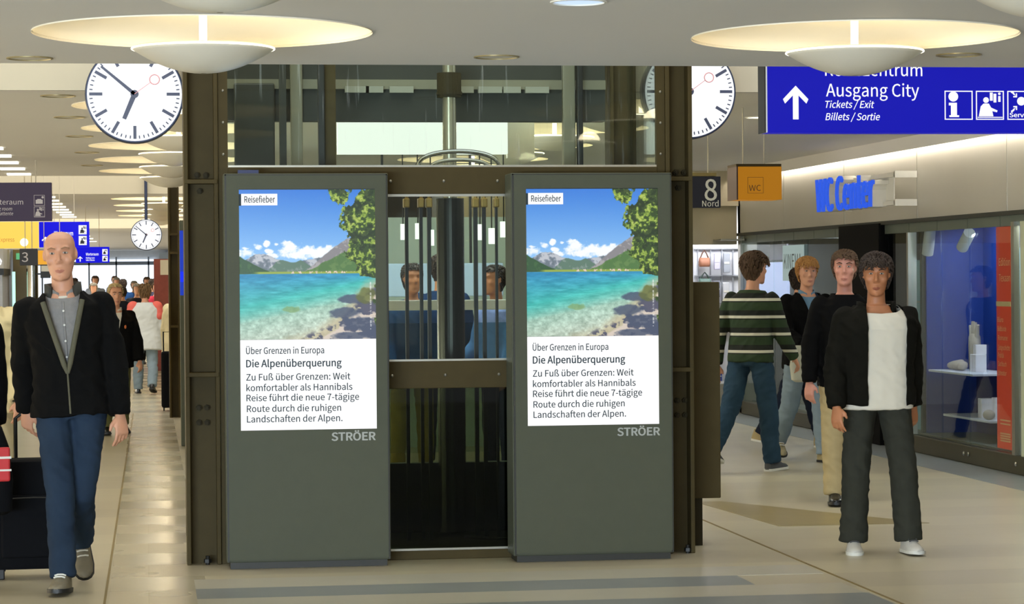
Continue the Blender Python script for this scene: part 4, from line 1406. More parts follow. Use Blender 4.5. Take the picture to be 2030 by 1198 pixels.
o = MB().box(-1.66, 32.4, 0, -1.36, 32.7, 2.03, b=.01).box(-1.62, 32.39, 1.9, -1.5, 32.4, 1.98, 1).build('ticket_cabinet', [mat('brown_cabinet', (110, 100, 70), .5), glow('green_pictogram', (110, 200, 140), .8)])
tag(o, 'brown cabinet with a small green light under the yellow sign', 'cabinet')
o = MB().cyl((0, 0, 0), (0, 0, 1.9), .07, 24).build('steel_post', M_chrome, loc=(-1.36, 30.98, 0), smooth=True)
tag(o, 'shiny round steel post under the platform 3 sign', 'post')
o = MB().box(-.06, 0, 0, .06, .04, .16).box(-.05, -.004, .08, .05, 0, .15, 1).build('notice_sign', [M_dark, M_white], loc=(-1.2, 30.9, 1.66))
tag(o, 'small white notice on a dark bracket right of the steel post', 'sign')
part(MB().box(-1.305, 30.905, 1.70, -1.2, 30.935, 1.72), 'bracket', M_dark, o, (-1.2, 30.9, 1.66))
rc = empty('red_advertising_column', (.26, 46, 0), 'dull red poster column with a pale box near its top in the left aisle', 'column')
RO = (.26, 46, 0)
part(MB().box(.14, 46, 0, .5, 46.4, 2.02), 'body', mat('dull_red_panel', (140, 70, 66), .6, var=.3, scale=9), rc, RO)
part(MB().box(.255, 45.95, 1.73, .5, 46.0, 2.0), 'pale_box', M_white, rc, RO)
for i, (px_, w_, c_) in enumerate(((-3.4, 1.3, (150, 150, 140)), (-3.9, 1.2, (120, 112, 96)))):
    pass
struct(MB().box(-9, 62, 0, -6.4, 99, 2.86).build('wall_left', mat('left_shop_wall', (150, 142, 120), .6, var=.15, scale=1)))
struct(MB().box(.9, 33, 0, 3.2, 98, 2.86).build('wall_core', M_wallbeige))

# ------------------------------------------------------------------ people
def voxel(mb, name, size, smooth=4):
    """one continuous surface grown from overlapping limbs"""
    me = mb.mesh(name)
    ob = bpy.data.objects.new(name, me)
    COL.objects.link(ob)
    m = ob.modifiers.new('r', 'REMESH')
    m.mode = 'VOXEL'
    m.voxel_size = size
    m.adaptivity = 0
    m2 = ob.modifiers.new('s', 'SMOOTH')
    m2.factor = .5
    m2.iterations = smooth
    dg = bpy.context.evaluated_depsgraph_get()
    out = bpy.data.meshes.new_from_object(ob.evaluated_get(dg))
    bpy.data.objects.remove(ob)
    bpy.data.meshes.remove(me)
    out.polygons.foreach_set('use_smooth', [True] * len(out.polygons))
    return out


def wrinkle(me, amp, fr, seed=0):
    n = len(me.vertices)
    sx_ = seed * 3.7
    co = np.empty(n * 3)
    no = np.empty(n * 3)
    me.vertices.foreach_get('co', co)
    me.vertices.foreach_get('normal', no)
    co = co.reshape(-1, 3)
    no = no.reshape(-1, 3)
    def fold(c):
        a = noise.noise((c[0] * fr + sx_, c[1] * fr, c[2] * fr * .5))
        b = noise.noise((c[0] * fr * 1.1 + 9, c[1] * fr * 1.1 + sx_, c[2] * fr * 1.7 + c[0] * fr * .8))
        return a * .7 + (.45 - 1.5 * abs(b)) * 1.1
    d = np.array([fold(c) for c in co])
    co += no * (d * amp)[:, None]
    me.vertices.foreach_set('co', co.ravel())
    me.update()


def cut(me, keep):
    bm = bmesh.new()
    bm.from_mesh(me)
    bmesh.ops.delete(bm, geom=[f for f in bm.faces if not keep(f.calc_center_median(), f.normal)], context='FACES')
    bm.to_mesh(me)
    bm.free()


def slice_(me, M, planes):
    bm = bmesh.new()
    bm.from_mesh(me)
    R3 = M.to_3x3()
    for co, no in planes:
        bmesh.ops.bisect_plane(bm, geom=bm.verts[:] + bm.edges[:] + bm.faces[:], dist=1e-6, plane_co=M @ Vector(co), plane_no=R3 @ Vector(no))
    bm.to_mesh(me)
    bm.free()
    me.polygons.foreach_set('use_smooth', [True] * len(me.polygons))


def obj(me, name, m, parent):
    me.materials.clear()
    for x in (m if isinstance(m, (list, tuple)) else [m]):
        me.materials.append(x)
    me.name = name
    o = bpy.data.objects.new(name, me)
    COL.objects.link(o)
    if parent:
        o.parent = parent
    return o


HEAD = [  # z from the chin-level frame at 1.8 m, half width, front y, back y
    (1.562, .028, -.088, -.03), (1.575, .044, -.102, .005), (1.60, .056, -.104, .05), (1.63, .064, -.101, .075), (1.66, .069, -.098, .088),
    (1.69, .073, -.096, .096), (1.72, .0755, -.096, .10), (1.745, .0745, -.092, .10), (1.77, .067, -.078, .092), (1.788, .05, -.055, .072), (1.80, .022, -.02, .035)]


def ell(n, rx, yf, yb, z, cx=0.0, p=2.2, cy=None):
    out = []
    cy = (yf + yb) / 2 if cy is None else cy
    ry = (yb - yf) / 2
    for i in range(n):
        t = 2 * PI * i / n
        c, s = math.cos(t), math.sin(t)
        out.append(Vector((cx + rx * math.copysign(abs(c) ** (2 / p), c), cy + ry * math.copysign(abs(s) ** (2 / p), s), z)))
    return out


class Fig:
    """joints of one standing or walking figure, facing -y, feet on z = 0"""

    def __init__(s, H=1.78, build=1.0, legs=None, arms=None, lean=3, head=(0, 0), turn=0, side=0):
        s.S = S = H / 1.8
        s.B = build
        legs = legs or {1: (0, 2, 3, 0), -1: (0, 2, 3, 0)}
        arms = arms or {1: (0, 8, 12), -1: (0, 8, 12)}
        s.leg, s.arm = {}, {}
        low = 9
        for sd in (1, -1):
            fl, kn, ab, ft = legs[sd]
            hip = Vector((sd * .088 * S * build, 0, -.02 * S))

            def dr(a, b):
                return Vector((sd * math.sin(R(b)), -math.sin(R(a)) * math.cos(R(b)), -math.cos(R(a)) * math.cos(R(b))))
            k = hip + dr(fl, ab) * .44 * S
            a = k + dr(fl - kn, ab * .4) * .41 * S
            f = Vector((sd * .12, -math.cos(R(ft)), math.sin(R(ft)))).normalized()
            u = Vector((0, math.sin(R(ft)), math.cos(R(ft))))
            s.leg[sd] = [hip, k, a, f, u]
            for q in (a - u * .085 * S - f * .06 * S, a - u * .085 * S + f * .13 * S):
                low = min(low, q.z)
        s.zp = -low
        for sd in (1, -1):
            for i in range(3):
                s.leg[sd][i] = s.leg[sd][i] + Vector((0, 0, s.zp))
        s.pel = Vector((0, 0, s.zp))
        s.up = Matrix.Translation(s.pel) @ Matrix.Rotation(R(side), 4, 'Y') @ Matrix.Rotation(R(lean), 4, 'X') @ Matrix.Rotation(R(turn), 4, 'Z') @ Matrix.Translation(Vector((0, 0, -.95 * S)))
        for sd in (1, -1):
            fl, ab, el = arms[sd][:3]
            tw = arms[sd][3] if len(arms[sd]) > 3 else 0      # forearm turned in across the body

            def dr(a, b):
                return Vector((sd * math.sin(R(b)), -math.sin(R(a)) * math.cos(R(b)), -math.cos(R(a)) * math.cos(R(b))))
            sh = Vector((sd * .172 * S * build, .008, 1.415 * S))
            e = sh + dr(fl, ab) * .30 * S
            w = e + dr(fl + el, ab * .3 - tw) * .255 * S
            s.arm[sd] = [s.up @ sh, s.up @ e, s.up @ w]
        s.hm = s.up @ Matrix.Translation((0, .01, 1.54 * S)) @ Matrix.Rotation(R(head[0]), 4, 'Z') @ Matrix.Rotation(R(head[1]), 4, 'X') @ Matrix.Translation((0, -.01, -1.54 * S))

    def torso(s, mb, rows, th=0.0, M=None):
        S, B = s.S, s.B
        rs = []
        for (z, rx, ry) in rows:
            r = ell(24, (rx * B + th) * 1.0, -(ry + th), ry + th, z * S, p=2.5)
            rs.append([s.up @ Vector((v.x * S if False else v.x, v.y, v.z)) for v in r])
        mb.rings([[tuple(v) for v in r] for r in rs])

    def head_rings(s, off=0.0, sub=1, zmin=0):
        S = s.S
        rows = []
        for i in range(len(HEAD) - 1):
            for k_ in range(sub):
                t = k_ / sub
                rows.append(tuple(HEAD[i][j] * (1 - t) + HEAD[i + 1][j] * t for j in range(4)))
        rows.append(HEAD[-1])
        out = []
        for (z, rx, yf, yb) in rows:
            dz = (z - 1.69) / .12
            out.append([s.hm @ (v * S) for v in ell(32, rx + off, yf - off, yb + off, z + off * max(-1, min(1, dz)), p=2.25)])
        return out

    def body(s, name, skin, vox=.008, loc=(0, 0, 0), rz=0, face=True, fingers=True):
        S = s.S
        mb = MB()
        s.torso(mb, ((.87, .10, .075), (.93, .145, .095), (1.02, .145, .09), (1.12, .132, .085), (1.24, .142, .092), (1.36, .155, .098), (1.42, .14, .085), (1.46, .09, .065), (1.50, .062, .056)))
        mb.rings([[tuple(v) for v in r] for r in s.head_rings()])
        a, b = s.up @ Vector((0, .012, 1.44 * S)), s.hm @ Vector((0, .005, 1.62 * S))
        mb.cone(a, b, .059 * S, .051 * S, 20)
        if face:
            P = lambda x, y, z: s.hm @ (Vector((x, y, z)) * S)
            mb.tube([P(0, -.090, 1.715), P(0, -.104, 1.69), P(0, -.117, 1.664), P(0, -.104, 1.652)], [.007, .0085, .0115, .009], 10)
            for sd in (1, -1):
                mb.ball(P(sd * .011, -.104, 1.656), .0085 * S, n=10, k=6)
                mb.tube([P(sd * .012, -.096, 1.722), P(sd * .034, -.094, 1.728), P(sd * .056, -.078, 1.722)], [.006, .008, .006], 8)
                mb.ball(P(sd * .042, -.070, 1.664), .024 * S, n=10, k=6)
                e = MB().ball((0, 0, 0), .009, .02, .032, 12, 8).xf(Matrix.Translation((sd * .077, .004, 1.688)) @ Matrix.Rotation(R(18) * sd, 4, 'Z') @ Matrix.Rotation(R(-8), 4, 'X'))
                mb.add([s.hm @ (Vector(v) * S) for v in e.v], e.f)
            mb.tube([P(-.024, -.094, 1.616), P(0, -.105, 1.619), P(.024, -.094, 1.616)], [.006, .009, .006], 8)
            mb.ball(P(0, -.088, 1.580), .022 * S, n=10, k=6)
        for sd in (1, -1):
            sh, e, w = s.arm[sd]
            mb.cone(sh, e, .044 * S, .038 * S, 14)
            mb.ball(sh, .046 * S)
            mb.ball(e, .04 * S)
            mb.cone(e, w, .039 * S, .027 * S, 14)
            d = (w - e).normalized()
            n_ = Vector((-sd * .65, .75, 0))
            n_ = (n_ - d * n_.dot(d)).normalized()
            t = n_.cross(d) * (1 if n_.cross(d).y < 0 else -1)
            # palm
            rs = []
            for (q, wd, th) in ((-.01, .025, .022), (.02, .033, .02), (.06, .042, .017), (.092, .041, .014), (.102, .036, .011)):
                c = w + d * q * S
                rs.append([tuple(c + t * (wd * S * math.cos(2 * PI * i / 16)) + n_ * (th * S * math.sin(2 * PI * i / 16))) for i in range(16)])
            mb.rings(rs)
            if fingers:
                for i, (o, L) in enumerate(((.032, .074), (.0105, .083), (-.0115, .077), (-.032, .06))):
                    c = w + d * .092 * S + t * o * S
                    sp = t * (.05 - .04 * i)
                    cu = 20 + 6 * i
                    d1 = (d * math.cos(R(cu)) + n_ * math.sin(R(cu)) + sp).normalized()
                    d2 = (d * math.cos(R(cu * 2.4)) + n_ * math.sin(R(cu * 2.4)) + sp * .6).normalized()
                    p1 = c + d1 * L * .5 * S
                    p2 = p1 + d2 * L * .5 * S
                    mb.tube([c - d * .02, c, p1, p2, p2 + d2 * .004], [.0085 * S, .0092 * S, .0085 * S, .0075 * S, .004], 8)
                c = w + d * .025 * S + t * .03 * S
                d1 = (d * .72 + t * .62 + n_ * .32).normalized()
                d2 = (d * .95 + t * .1 + n_ * .3).normalized()
                mb.tube([c - t * .02, c, c + d1 * .038 * S, c + d1 * .038 * S + d2 * .032 * S], [.012 * S, .012 * S, .0105 * S, .008 * S], 8)
            else:
                mb.ball(w + d * .12 * S, .028 * S)
            hip, k_, an, f, u = s.leg[sd]
            mb.cone(hip, k_, .075 * S, .05 * S, 14)
            mb.ball(hip, .078 * S)
            mb.ball(k_, .05 * S)
            mb.cone(k_, an, .05 * S, .034 * S, 14)
            mb.cone(an, an + f * .10 * S - u * .055 * S, .03 * S, .016 * S, 10)
            mb.ball(an, .034 * S)
        me = voxel(mb, name, vox, 3)
        if face:
            inv = s.hm.inverted()
            for v in me.vertices:
                q = (inv @ v.co) / S
                if q.z > 1.55 and q.y < -.03:
                    dy = 0
                    for sd in (1, -1):
                        dy += .0095 * math.exp(-((q.x - sd * .032) ** 2 / (2 * .014 ** 2) + (q.z - 1.702) ** 2 / (2 * .0085 ** 2)))
                        dy += .004 * math.exp(-((q.x - sd * .05) ** 2 / (2 * .012 ** 2) + (q.z - 1.625) ** 2 / (2 * .02 ** 2)))
                    dy += .003 * math.exp(-(q.x ** 2 / (2 * .03 ** 2) + (q.z - 1.595) ** 2 / (2 * .006 ** 2)))
                    v.co = s.hm @ (Vector((q.x, q.y + dy, q.z)) * S)
        o = obj(me, name, skin, None)
        o.location = loc
        o.rotation_euler = (0, 0, rz)
        s.o = o
        s.vox = max(.009, vox * 1.15)
        return o

    def jacket(s, m, name='jacket', hem=.86, th=.026, sl=.03, vee=None, wr=.006, flare=0.0, sleeve=1.0, neck=1.505, seed=0, solid=False):
        S = s.S
        mb = MB()
        rows = [(hem, .158 + flare, .105 + flare), (.93, .155 + flare * .6, .105 + flare * .5), (1.02, .15, .10), (1.12, .142, .098), (1.24, .15, .102), (1.36, .165, .106), (1.425, .150, .094), (1.46, .105, .078), (1.485, .075, .066), (neck, .062, .058)]
        if hem > .9:
            rows.pop(1)
        s.torso(mb, rows, th)
        for sd in (1, -1):
            sh, e, w = s.arm[sd]
            mb.ball(sh, .045 * S + sl)
            mb.cone(sh, e, .044 * S + sl, .040 * S + sl, 16)
            mb.ball(e, .041 * S + sl)
            we = e + (w - e) * sleeve
            mb.cone(e, we, .041 * S + sl, .03 * S + sl * .75, 16)
        me = voxel(mb, name, s.vox, 4)
        wrinkle(me, wr, 9, seed)
        inv = s.up.inverted()
        if vee:
            zb, wt, zt = vee[:3]
            w0 = vee[3] if len(vee) > 3 else 0
            vc = vee[4] if len(vee) > 4 else 0

            def keep(c, n):
                q = inv @ c
                z = q.z / S
                if z > neck - .006:
                    return False
                if q.y > -.02 or z < zb:
                    return True
                return abs(q.x - vc) > w0 + (wt - w0) * (z - zb) / (zt - zb)
            pl = [((0, 0, (neck - .006) * S), (0, 0, 1)), ((0, 0, zb * S), (0, 0, 1)), ((0, -.02, 0), (0, 1, 0))]
            for sd in (1, -1):
                dx, dz = sd * (wt - w0), (zt - zb) * S
                pl.append(((vc + sd * w0, 0, zb * S), (dz, 0, -dx)))
            slice_(me, s.up, pl)
            cut(me, keep)
        else:
            slice_(me, s.up, [((0, 0, (neck - .004) * S), (0, 0, 1))])
            cut(me, lambda c, n: not ((inv @ c).z / S > neck - .004))
        o = obj(me, name, m, s.o)
        sm = o.modifiers.new('thickness', 'SOLIDIFY')
        sm.thickness = .008
        sm.offset = -1
        return o

    def trousers(s, m, name='trousers', th=.018, wr=.009, waist=1.04, hem=1.04, seed=3, flare=.0):
        S = s.S
        mb = MB()
        s.torso(mb, ((.87, .12, .085), (.91, .15, .10), (.98, .152, .10), (waist, .146, .095)), th * .7)
        for sd in (1, -1):
            hip, k_, an, f, u = s.leg[sd]
            mb.ball(hip, .082 * S + th * .6)
            mb.cone(hip, k_, .083 * S + th * .6, .054 * S + th, 16)
            mb.ball(k_, .054 * S + th)
            e = k_ + (an - k_) * hem
            mid = k_ + (an - k_) * .45
            mb.cone(k_, mid, .054 * S + th, .052 * S + th, 16)
            mb.ball(mid, .052 * S + th)
            mb.cone(mid, e, .052 * S + th, .043 * S + th + flare, 16)
        me = voxel(mb, name, s.vox, 4)
        wrinkle(me, wr, 10, seed)
        return obj(me, name, m, s.o)

    def shirt(s, m, name='shirt', th=.012, collar=True, hem=.95, mc=None):
        S = s.S
        mb = MB()
        s.torso(mb, ((hem, .15, .098), (1.02, .146, .095), (1.12, .136, .09), (1.24, .146, .097), (1.36, .156, .103), (1.42, .142, .09), (1.46, .095, .07), (1.50, .066, .06)), th)
        me = voxel(mb, name, s.vox, 4)
        wrinkle(me, .004, 11, 5)
        inv = s.up.inverted()
        slice_(me, s.up, [((0, -.02, 1.490 * S), (0, -.35, 1))])
        cut(me, lambda c, n: (inv @ c - Vector((0, -.02, 1.490 * S))).dot(Vector((0, -.35, 1))) < 0)
        o = obj(me, name, m, s.o)
        if collar:
            c = MB()
            n = 24
            r0, r1 = [], []
            for i in range(n + 1):
                t = -PI / 2 + .28 + (2 * PI - .56) * i / n
                fr = max(0, -math.sin(t)) ** 3
                r0.append(s.up @ Vector((.074 * math.cos(t), .004 + .070 * math.sin(t), (1.478 - .035 * fr) * S)))
                r1.append(s.up @ Vector((.070 * math.cos(t), .006 + .066 * math.sin(t), (1.525 - .03 * fr) * S)))
            vs = r0 + r1
            c.add(vs, [(i, i + 1, n + 2 + i, n + 1 + i) for i in range(n)])
            co = c.build('collar', mc or m, o, True)
            sm = co.modifiers.new('thickness', 'SOLIDIFY')
            sm.thickness = .008
        return o

    def collar(s, m, parent, name='collar', r=.085, z0=1.45, z1=1.545, gap=.5, out=.03):
        S = s.S
        c = MB()
        n = 28
        r0, r1 = [], []
        for i in range(n + 1):
            t = -PI / 2 + gap + (2 * PI - 2 * gap) * i / n
            fr = max(0, -math.sin(t)) ** 2
            r0.append(s.up @ Vector(((r + .01) * 1.1 * math.cos(t), .012 + (r + .002) * math.sin(t), (z0 - .05 * fr) * S)))
            r1.append(s.up @ Vector(((r + out) * math.cos(t), .016 + (r + out * .6) * math.sin(t), (z1 - .03 * fr) * S)))
        c.add(r0 + r1, [(i, i + 1, n + 2 + i, n + 1 + i) for i in range(n)])
        o = c.build(name, m, parent, True)
        sm = o.modifiers.new('thickness', 'SOLIDIFY')
        sm.thickness = .018
        return o

    def shoes(s, m, msole, laces=None):
        S = s.S
        for sd in (1, -1):
            hip, k_, an, f, u = s.leg[sd]
            side = f.cross(u)
            up, so = [], []
            for (q, w, h0, h1) in ((-.075, .018, -.072, -.03), (-.065, .032, -.073, .03), (-.03, .041, -.073, .05), (.02, .043, -.073, .038), (.07, .046, -.073, .0), (.12, .049, -.073, -.028), (.165, .044, -.072, -.038), (.19, .028, -.070, -.048), (.20, .010, -.068, -.056)):
                c = an + f * q * S
                up.append([tuple(c + side * w * S * math.cos(t) + u * S * (h0 + (h1 - h0) * (max(0, math.sin(t)) ** .8))) for t in [2 * PI * i / 20 for i in range(20)]])
                so.append([tuple(c + side * (w + .005) * S * a_ + u * S * b_) for a_, b_ in ((-1, -.085), (-.5, -.087), (.5, -.087), (1, -.085), (1.02, -.066), (.5, -.064), (-.5, -.064), (-1.02, -.066))])
            o = MB().rings(up).build('shoe', m, s.o, True)
            MB().rings(so).build('sole', msole, o, True)
            if laces:
                lb_ = MB()
                for q, h in ((.05, .005), (.075, -.006), (.10, -.016)):
                    lb_.tube([tuple(an + f * q * S + side * x * S + u * S * (h + .012 - abs(x) * .35)) for x in (-.028, -.012, .012, .028)], .0045, 6)
                lb_.build('laces', laces, o, True)

    def hair(s, m, off=.010, front=1.762, back=1.60, side=-.02, name='hair', wr=.006, locks=1100, length=.034):
        """scalp cap with tapered locks combed back and down"""
        S = s.S
        k_ = off / .012
        mb = MB()
        mb.rings([[tuple(v) for v in r_] for r_ in s.head_rings(.007, 3)])
        me = mb.mesh(name)
        inv = s.hm.inverted()

        def zone(q, m_=0.0):
            if q.z > front + m_ + max(0, q.y + .06) * -.25:
                return True
            return q.y > side + m_ + (1.70 - q.z) * .35 and q.z > back + m_
        bm = bmesh.new()
        bm.from_mesh(me)
        bmesh.ops.subdivide_edges(bm, edges=bm.edges[:], cuts=2, use_grid_fill=True)
        bmesh.ops.delete(bm, geom=[f for f in bm.faces if not zone((inv @ f.calc_center_median()) / S)], context='FACES')
        bm.faces.ensure_lookup_table()
        rng = random.Random(11)
        g = MB()
        g.bm(bm)
        ar = []
        faces = [(Vector(g.v[f[0]]) * .25 + Vector(g.v[f[1]]) * .25 + Vector(g.v[f[2]]) * .25 + Vector(g.v[f[-1]]) * .25) for f in g.f]
        for i in range(locks if s.vox < .0115 else locks // 3):
            c = rng.choice(faces)
            q = (inv @ c) / S
            n_ = Vector((q.x / .08, (q.y - .005) / .10, (q.z - 1.69) / .11)).normalized()
            flow = Vector((q.x * 3 + rng.uniform(-.5, .5), .55 if q.z > 1.74 else .25, -.25 - max(0, 1.76 - q.z) * 9)) if q.y > -.05 else Vector((q.x * 6 + rng.uniform(-.7, .7), -.5, -.35))
            flow = (flow - n_ * flow.dot(n_))
            if flow.length < 1e-4:
                continue
            flow.normalize()
            L = length * rng.uniform(.6, 1.15) * k_
            p0 = q - n_ * .003
            p1 = q + n_ * (.010 * k_) + flow * L * .45
            p2 = q + n_ * (.007 * k_) + flow * L
            g.tube([s.hm @ (p * S) for p in (p0, p1, p2)], [.0065 * S, .006 * S, .0012 * S], 5)
        bpy.data.meshes.remove(me)
        return g.build(name, m, s.o, True)

    def face(s, brow=(70, 50, 36), lips=(182, 118, 102)):
        S = s.S
        P = lambda x, y, z: s.hm @ (Vector((x, y, z)) * S)
        mw, mi = mat('eye_white', (178, 168, 158), .35), mat('dark_iris', (44, 40, 36), .25)
        mbw = mat('brow_%d_%d_%d' % brow, brow, .8)
        ml = mat('lips_%d_%d_%d' % lips, lips, .5)
        for sd in (1, -1):
            MB().ball(P(sd * .032, -.0835, 1.7005), .0138 * S, .0115 * S, .0062 * S, 14, 10).ball(P(sd * .032, -.0915, 1.7005), .0054 * S, .0042 * S, .0052 * S, 12, 8, 1).build('eye', [mw, mi], s.o, True)
            MB().tube([P(sd * .014, -.0985, 1.722), P(sd * .034, -.0985, 1.728), P(sd * .054, -.083, 1.722)], [.003, .004, .0022], 8).build('eyebrow', mbw, s.o, True)
        MB().tube([P(-.023, -.0985, 1.614), P(-.008, -.1065, 1.6165), P(.008, -.1065, 1.6165), P(.023, -.0985, 1.614)], [.002, .0045, .0045, .002], 8).tube(
            [P(-.02, -.0985, 1.609), P(0, -.1075, 1.606), P(.02, -.0985, 1.609)], [.002, .005, .002], 8).build('lips', ml, s.o, True)


def skin(name, c):
    return mat(name, c, .5, var=.07, scale=30)


def cloth(name, c, var=.18, scale=16, rough=.85):
    return mat(name, c, rough, var=var, scale=scale, bump=.15, spec=.1)


M_skin_pale = skin('pale_skin', (205, 150, 120))
M_skin_tan = skin('tanned_skin', (184, 122, 84))
M_skin_pink = skin('pink_skin', (204, 142, 122))
M_black_cloth = cloth('black_cloth', (10, 10, 11))
M_black_jacket = cloth('charcoal_black_jacket', (13, 13, 13))
M_jeans = cloth('washed_blue_jeans', (40, 54, 72), .55, 4)
M_jeans_l = cloth('light_blue_jeans', (126, 142, 152), .25, 5)
M_jeans_n = cloth('navy_jeans', (30, 36, 52))
M_jeans_t = cloth('teal_blue_jeans', (44, 66, 84), .3, 6)
M_khaki = cloth('khaki_cotton', (172, 156, 116), .12)
M_greytr = cloth('dark_grey_trousers', (56, 57, 50), .2)
M_shirtgrey = cloth('grey_checked_shirt', (138, 136, 134), .15, 60)
M_shirtwhite = cloth('cream_white_shirt', (226, 220, 204), .04)
M_shirtblue = cloth('faded_blue_shirt', (110, 144, 172), .12)
M_solewhite = mat('white_rubber', (222, 222, 214), .5)
M_soleblack = mat('black_rubber', (22, 22, 22), .5)
M_shoewhite = mat('white_leather_shoe', (206, 204, 196), .5, var=.1, scale=20)
M_shoeblack = mat('black_leather_shoe', (20, 20, 22), .25)
M_shoegrey = mat('grey_canvas_shoe', (72, 74, 76), .7)
M_hairdark = mat('dark_brown_hair', (48, 34, 24), .7, var=.35, scale=60, bump=.3)
M_hairbrown = mat('brown_hair', (84, 62, 42), .7, var=.35, scale=60, bump=.3)
M_hairginger = mat('ginger_blond_hair', (176, 128, 70), .7, var=.3, scale=60, bump=.3)
M_hairgrey = mat('grey_hair', (150, 144, 132), .7, var=.3, scale=60, bump=.3)
M_olivecloth = cloth('olive_grey_lining', (96, 94, 78))

# ---- bald man in the open black jacket, walking towards the camera
f = Fig(1.885, 1.04, {-1: (15, 3, -5, 5), 1: (2, 52, -6, -48)}, {1: (0, 9, 12), -1: (-26, 9, 8)}, lean=2, head=(-2, 2), side=-3.5)
p = f.body('person', M_skin_pale, .0055, (-.395, 13.42, 0), R(-1))
tag(p, 'bald man in open black jacket, grey shirt and jeans walking toward us', 'person')
f.face((150, 112, 84))
f.trousers(M_jeans, wr=.007, flare=.004)
sh_ = f.shirt(M_shirtgrey, hem=.98)
MB().tube([f.up @ Vector((.060 * math.cos(t), .006 + .060 * math.sin(t), (1.486 - .012 * max(0, -math.sin(t))) * f.S)) for t in [2 * PI * i / 28 for i in range(28)]], .011, 8, closed=True).build('undershirt', M_shirtwhite, sh_, True)
MB().tube([f.up @ Vector((0, -(np.interp(z, (1.02, 1.12, 1.24, 1.36, 1.42, 1.46), (.095, .09, .097, .103, .09, .07)) + .0125), z * f.S)) for z in (1.12, 1.2, 1.28, 1.36, 1.42, 1.455)], .007, 8).build('button_placket', M_shirtgrey, sh_, True)
for z in (1.18, 1.26, 1.34, 1.41):
    y = -(np.interp(z, (1.02, 1.12, 1.24, 1.36, 1.42, 1.46), (.095, .09, .097, .103, .09, .07)) + .019)
    MB().cyl(f.up @ Vector((0, y, z * f.S)), f.up @ Vector((0, y - .003, z * f.S)), .0055, 12).build('button', M_white, sh_)
j = f.jacket(M_black_jacket, hem=.885, th=.040, sl=.030, vee=(1.10, .088, 1.47, .0), wr=.010, flare=.012)
f.collar(mat('charcoal_collar', (58, 58, 52), .9), j, r=.082, z0=1.45, z1=1.545, gap=.72, out=.014)
for sd in (1, -1):
    pts = []
    for i in range(9):
        t = i / 8
        z = 1.10 + (1.46 - 1.10) * t
        x = .003 + .098 * t
        y = -(np.interp(z, (1.02, 1.12, 1.24, 1.36, 1.43, 1.475), (.10, .098, .102, .106, .094, .08)) + .040) - .002
        pts.append(f.up @ Vector((sd * x, y, z * f.S)))
    MB().tube(pts, [.007] + [.014] * 8, 10).build('lapel_lining', M_olivecloth, j, True)
MB().tube([f.up @ Vector((0, -.146, 1.10 * f.S)), f.up @ Vector((0, -.145, 1.0 * f.S)), f.up @ Vector((0, -.152, .90 * f.S))], .005, 8).build('zip', M_olivecloth, j, True)
MB().tube([f.up @ Vector((.135, -.10, 1.40 * f.S)), f.up @ Vector((.13, -.118, 1.34 * f.S))], .006, 8).build('red_piping', mat('dull_red_piping', (120, 32, 36), .7), j, True)
f.shoes(mat('grey_brown_sneaker', (120, 112, 92), .6, var=.2, scale=30), M_soleblack, M_solewhite)

# ---- white shirt man on the right
f = Fig(1.72, 1.10, {-1: (4, 6, 5, 0), 1: (8, 3, 7, 2)}, {1: (-16, 9, 18), -1: (8, 14, 16)}, lean=2, head=(-14, 4), turn=4)
p = f.body('person', M_skin_tan, .0062, (4.19, 14.18, 0), R(-6))
tag(p, 'man in open black jacket over cream-white shirt with white sneakers, nearest on the right', 'person')
f.face((40, 28, 20), (150, 84, 66))
f.hair(M_hairdark, .016, front=1.75, back=1.62)
f.trousers(M_greytr, th=.030, wr=.008, flare=.012)
f.shirt(M_shirtwhite, th=.045, hem=.87, collar=False)
j = f.jacket(cloth('brown_black_jacket', (22, 21, 16)), hem=.90, th=.058, sl=.032, vee=(.5, .120, 1.46, .115, .03), wr=.011)
f.collar(cloth('brown_black_jacket', (22, 21, 16)), j, r=.080, z0=1.45, z1=1.52, gap=.85, out=.014)
MB().tube([f.up @ (Vector((x, y, z)) * f.S) for x, y, z in ((-.085, -.03, 1.50), (-.11, -.09, 1.43), (-.13, -.11, 1.38))], .004, 6).build('earphone_cord', M_white, f.o, True)
f.shoes(M_shoewhite, M_solewhite, M_shoegrey)
for sh_ in [c for c in f.o.children if c.name.startswith('shoe')]:
    pass

# ---- khaki man just behind him
f = Fig(1.78, 1.02, {-1: (12, 4, 2, 4), 1: (-16, 28, 3, -26)}, {1: (12, 8, 20), -1: (2, 14, 12)}, lean=3, head=(-14, 0))
p = f.body('person', M_skin_pink, .008, (4.88, 17.3, 0), R(-4))
tag(p, 'man in dark jacket and khaki trousers half hidden behind the white-shirted man', 'person')
f.face()
f.hair(M_hairbrown, .011, front=1.76, back=1.62, locks=900)
f.trousers(M_khaki, th=.026, wr=.008, flare=.006)
f.jacket(M_black_cloth, hem=.84, th=.034, sl=.028, wr=.007)
f.shoes(M_shoeblack, M_soleblack)

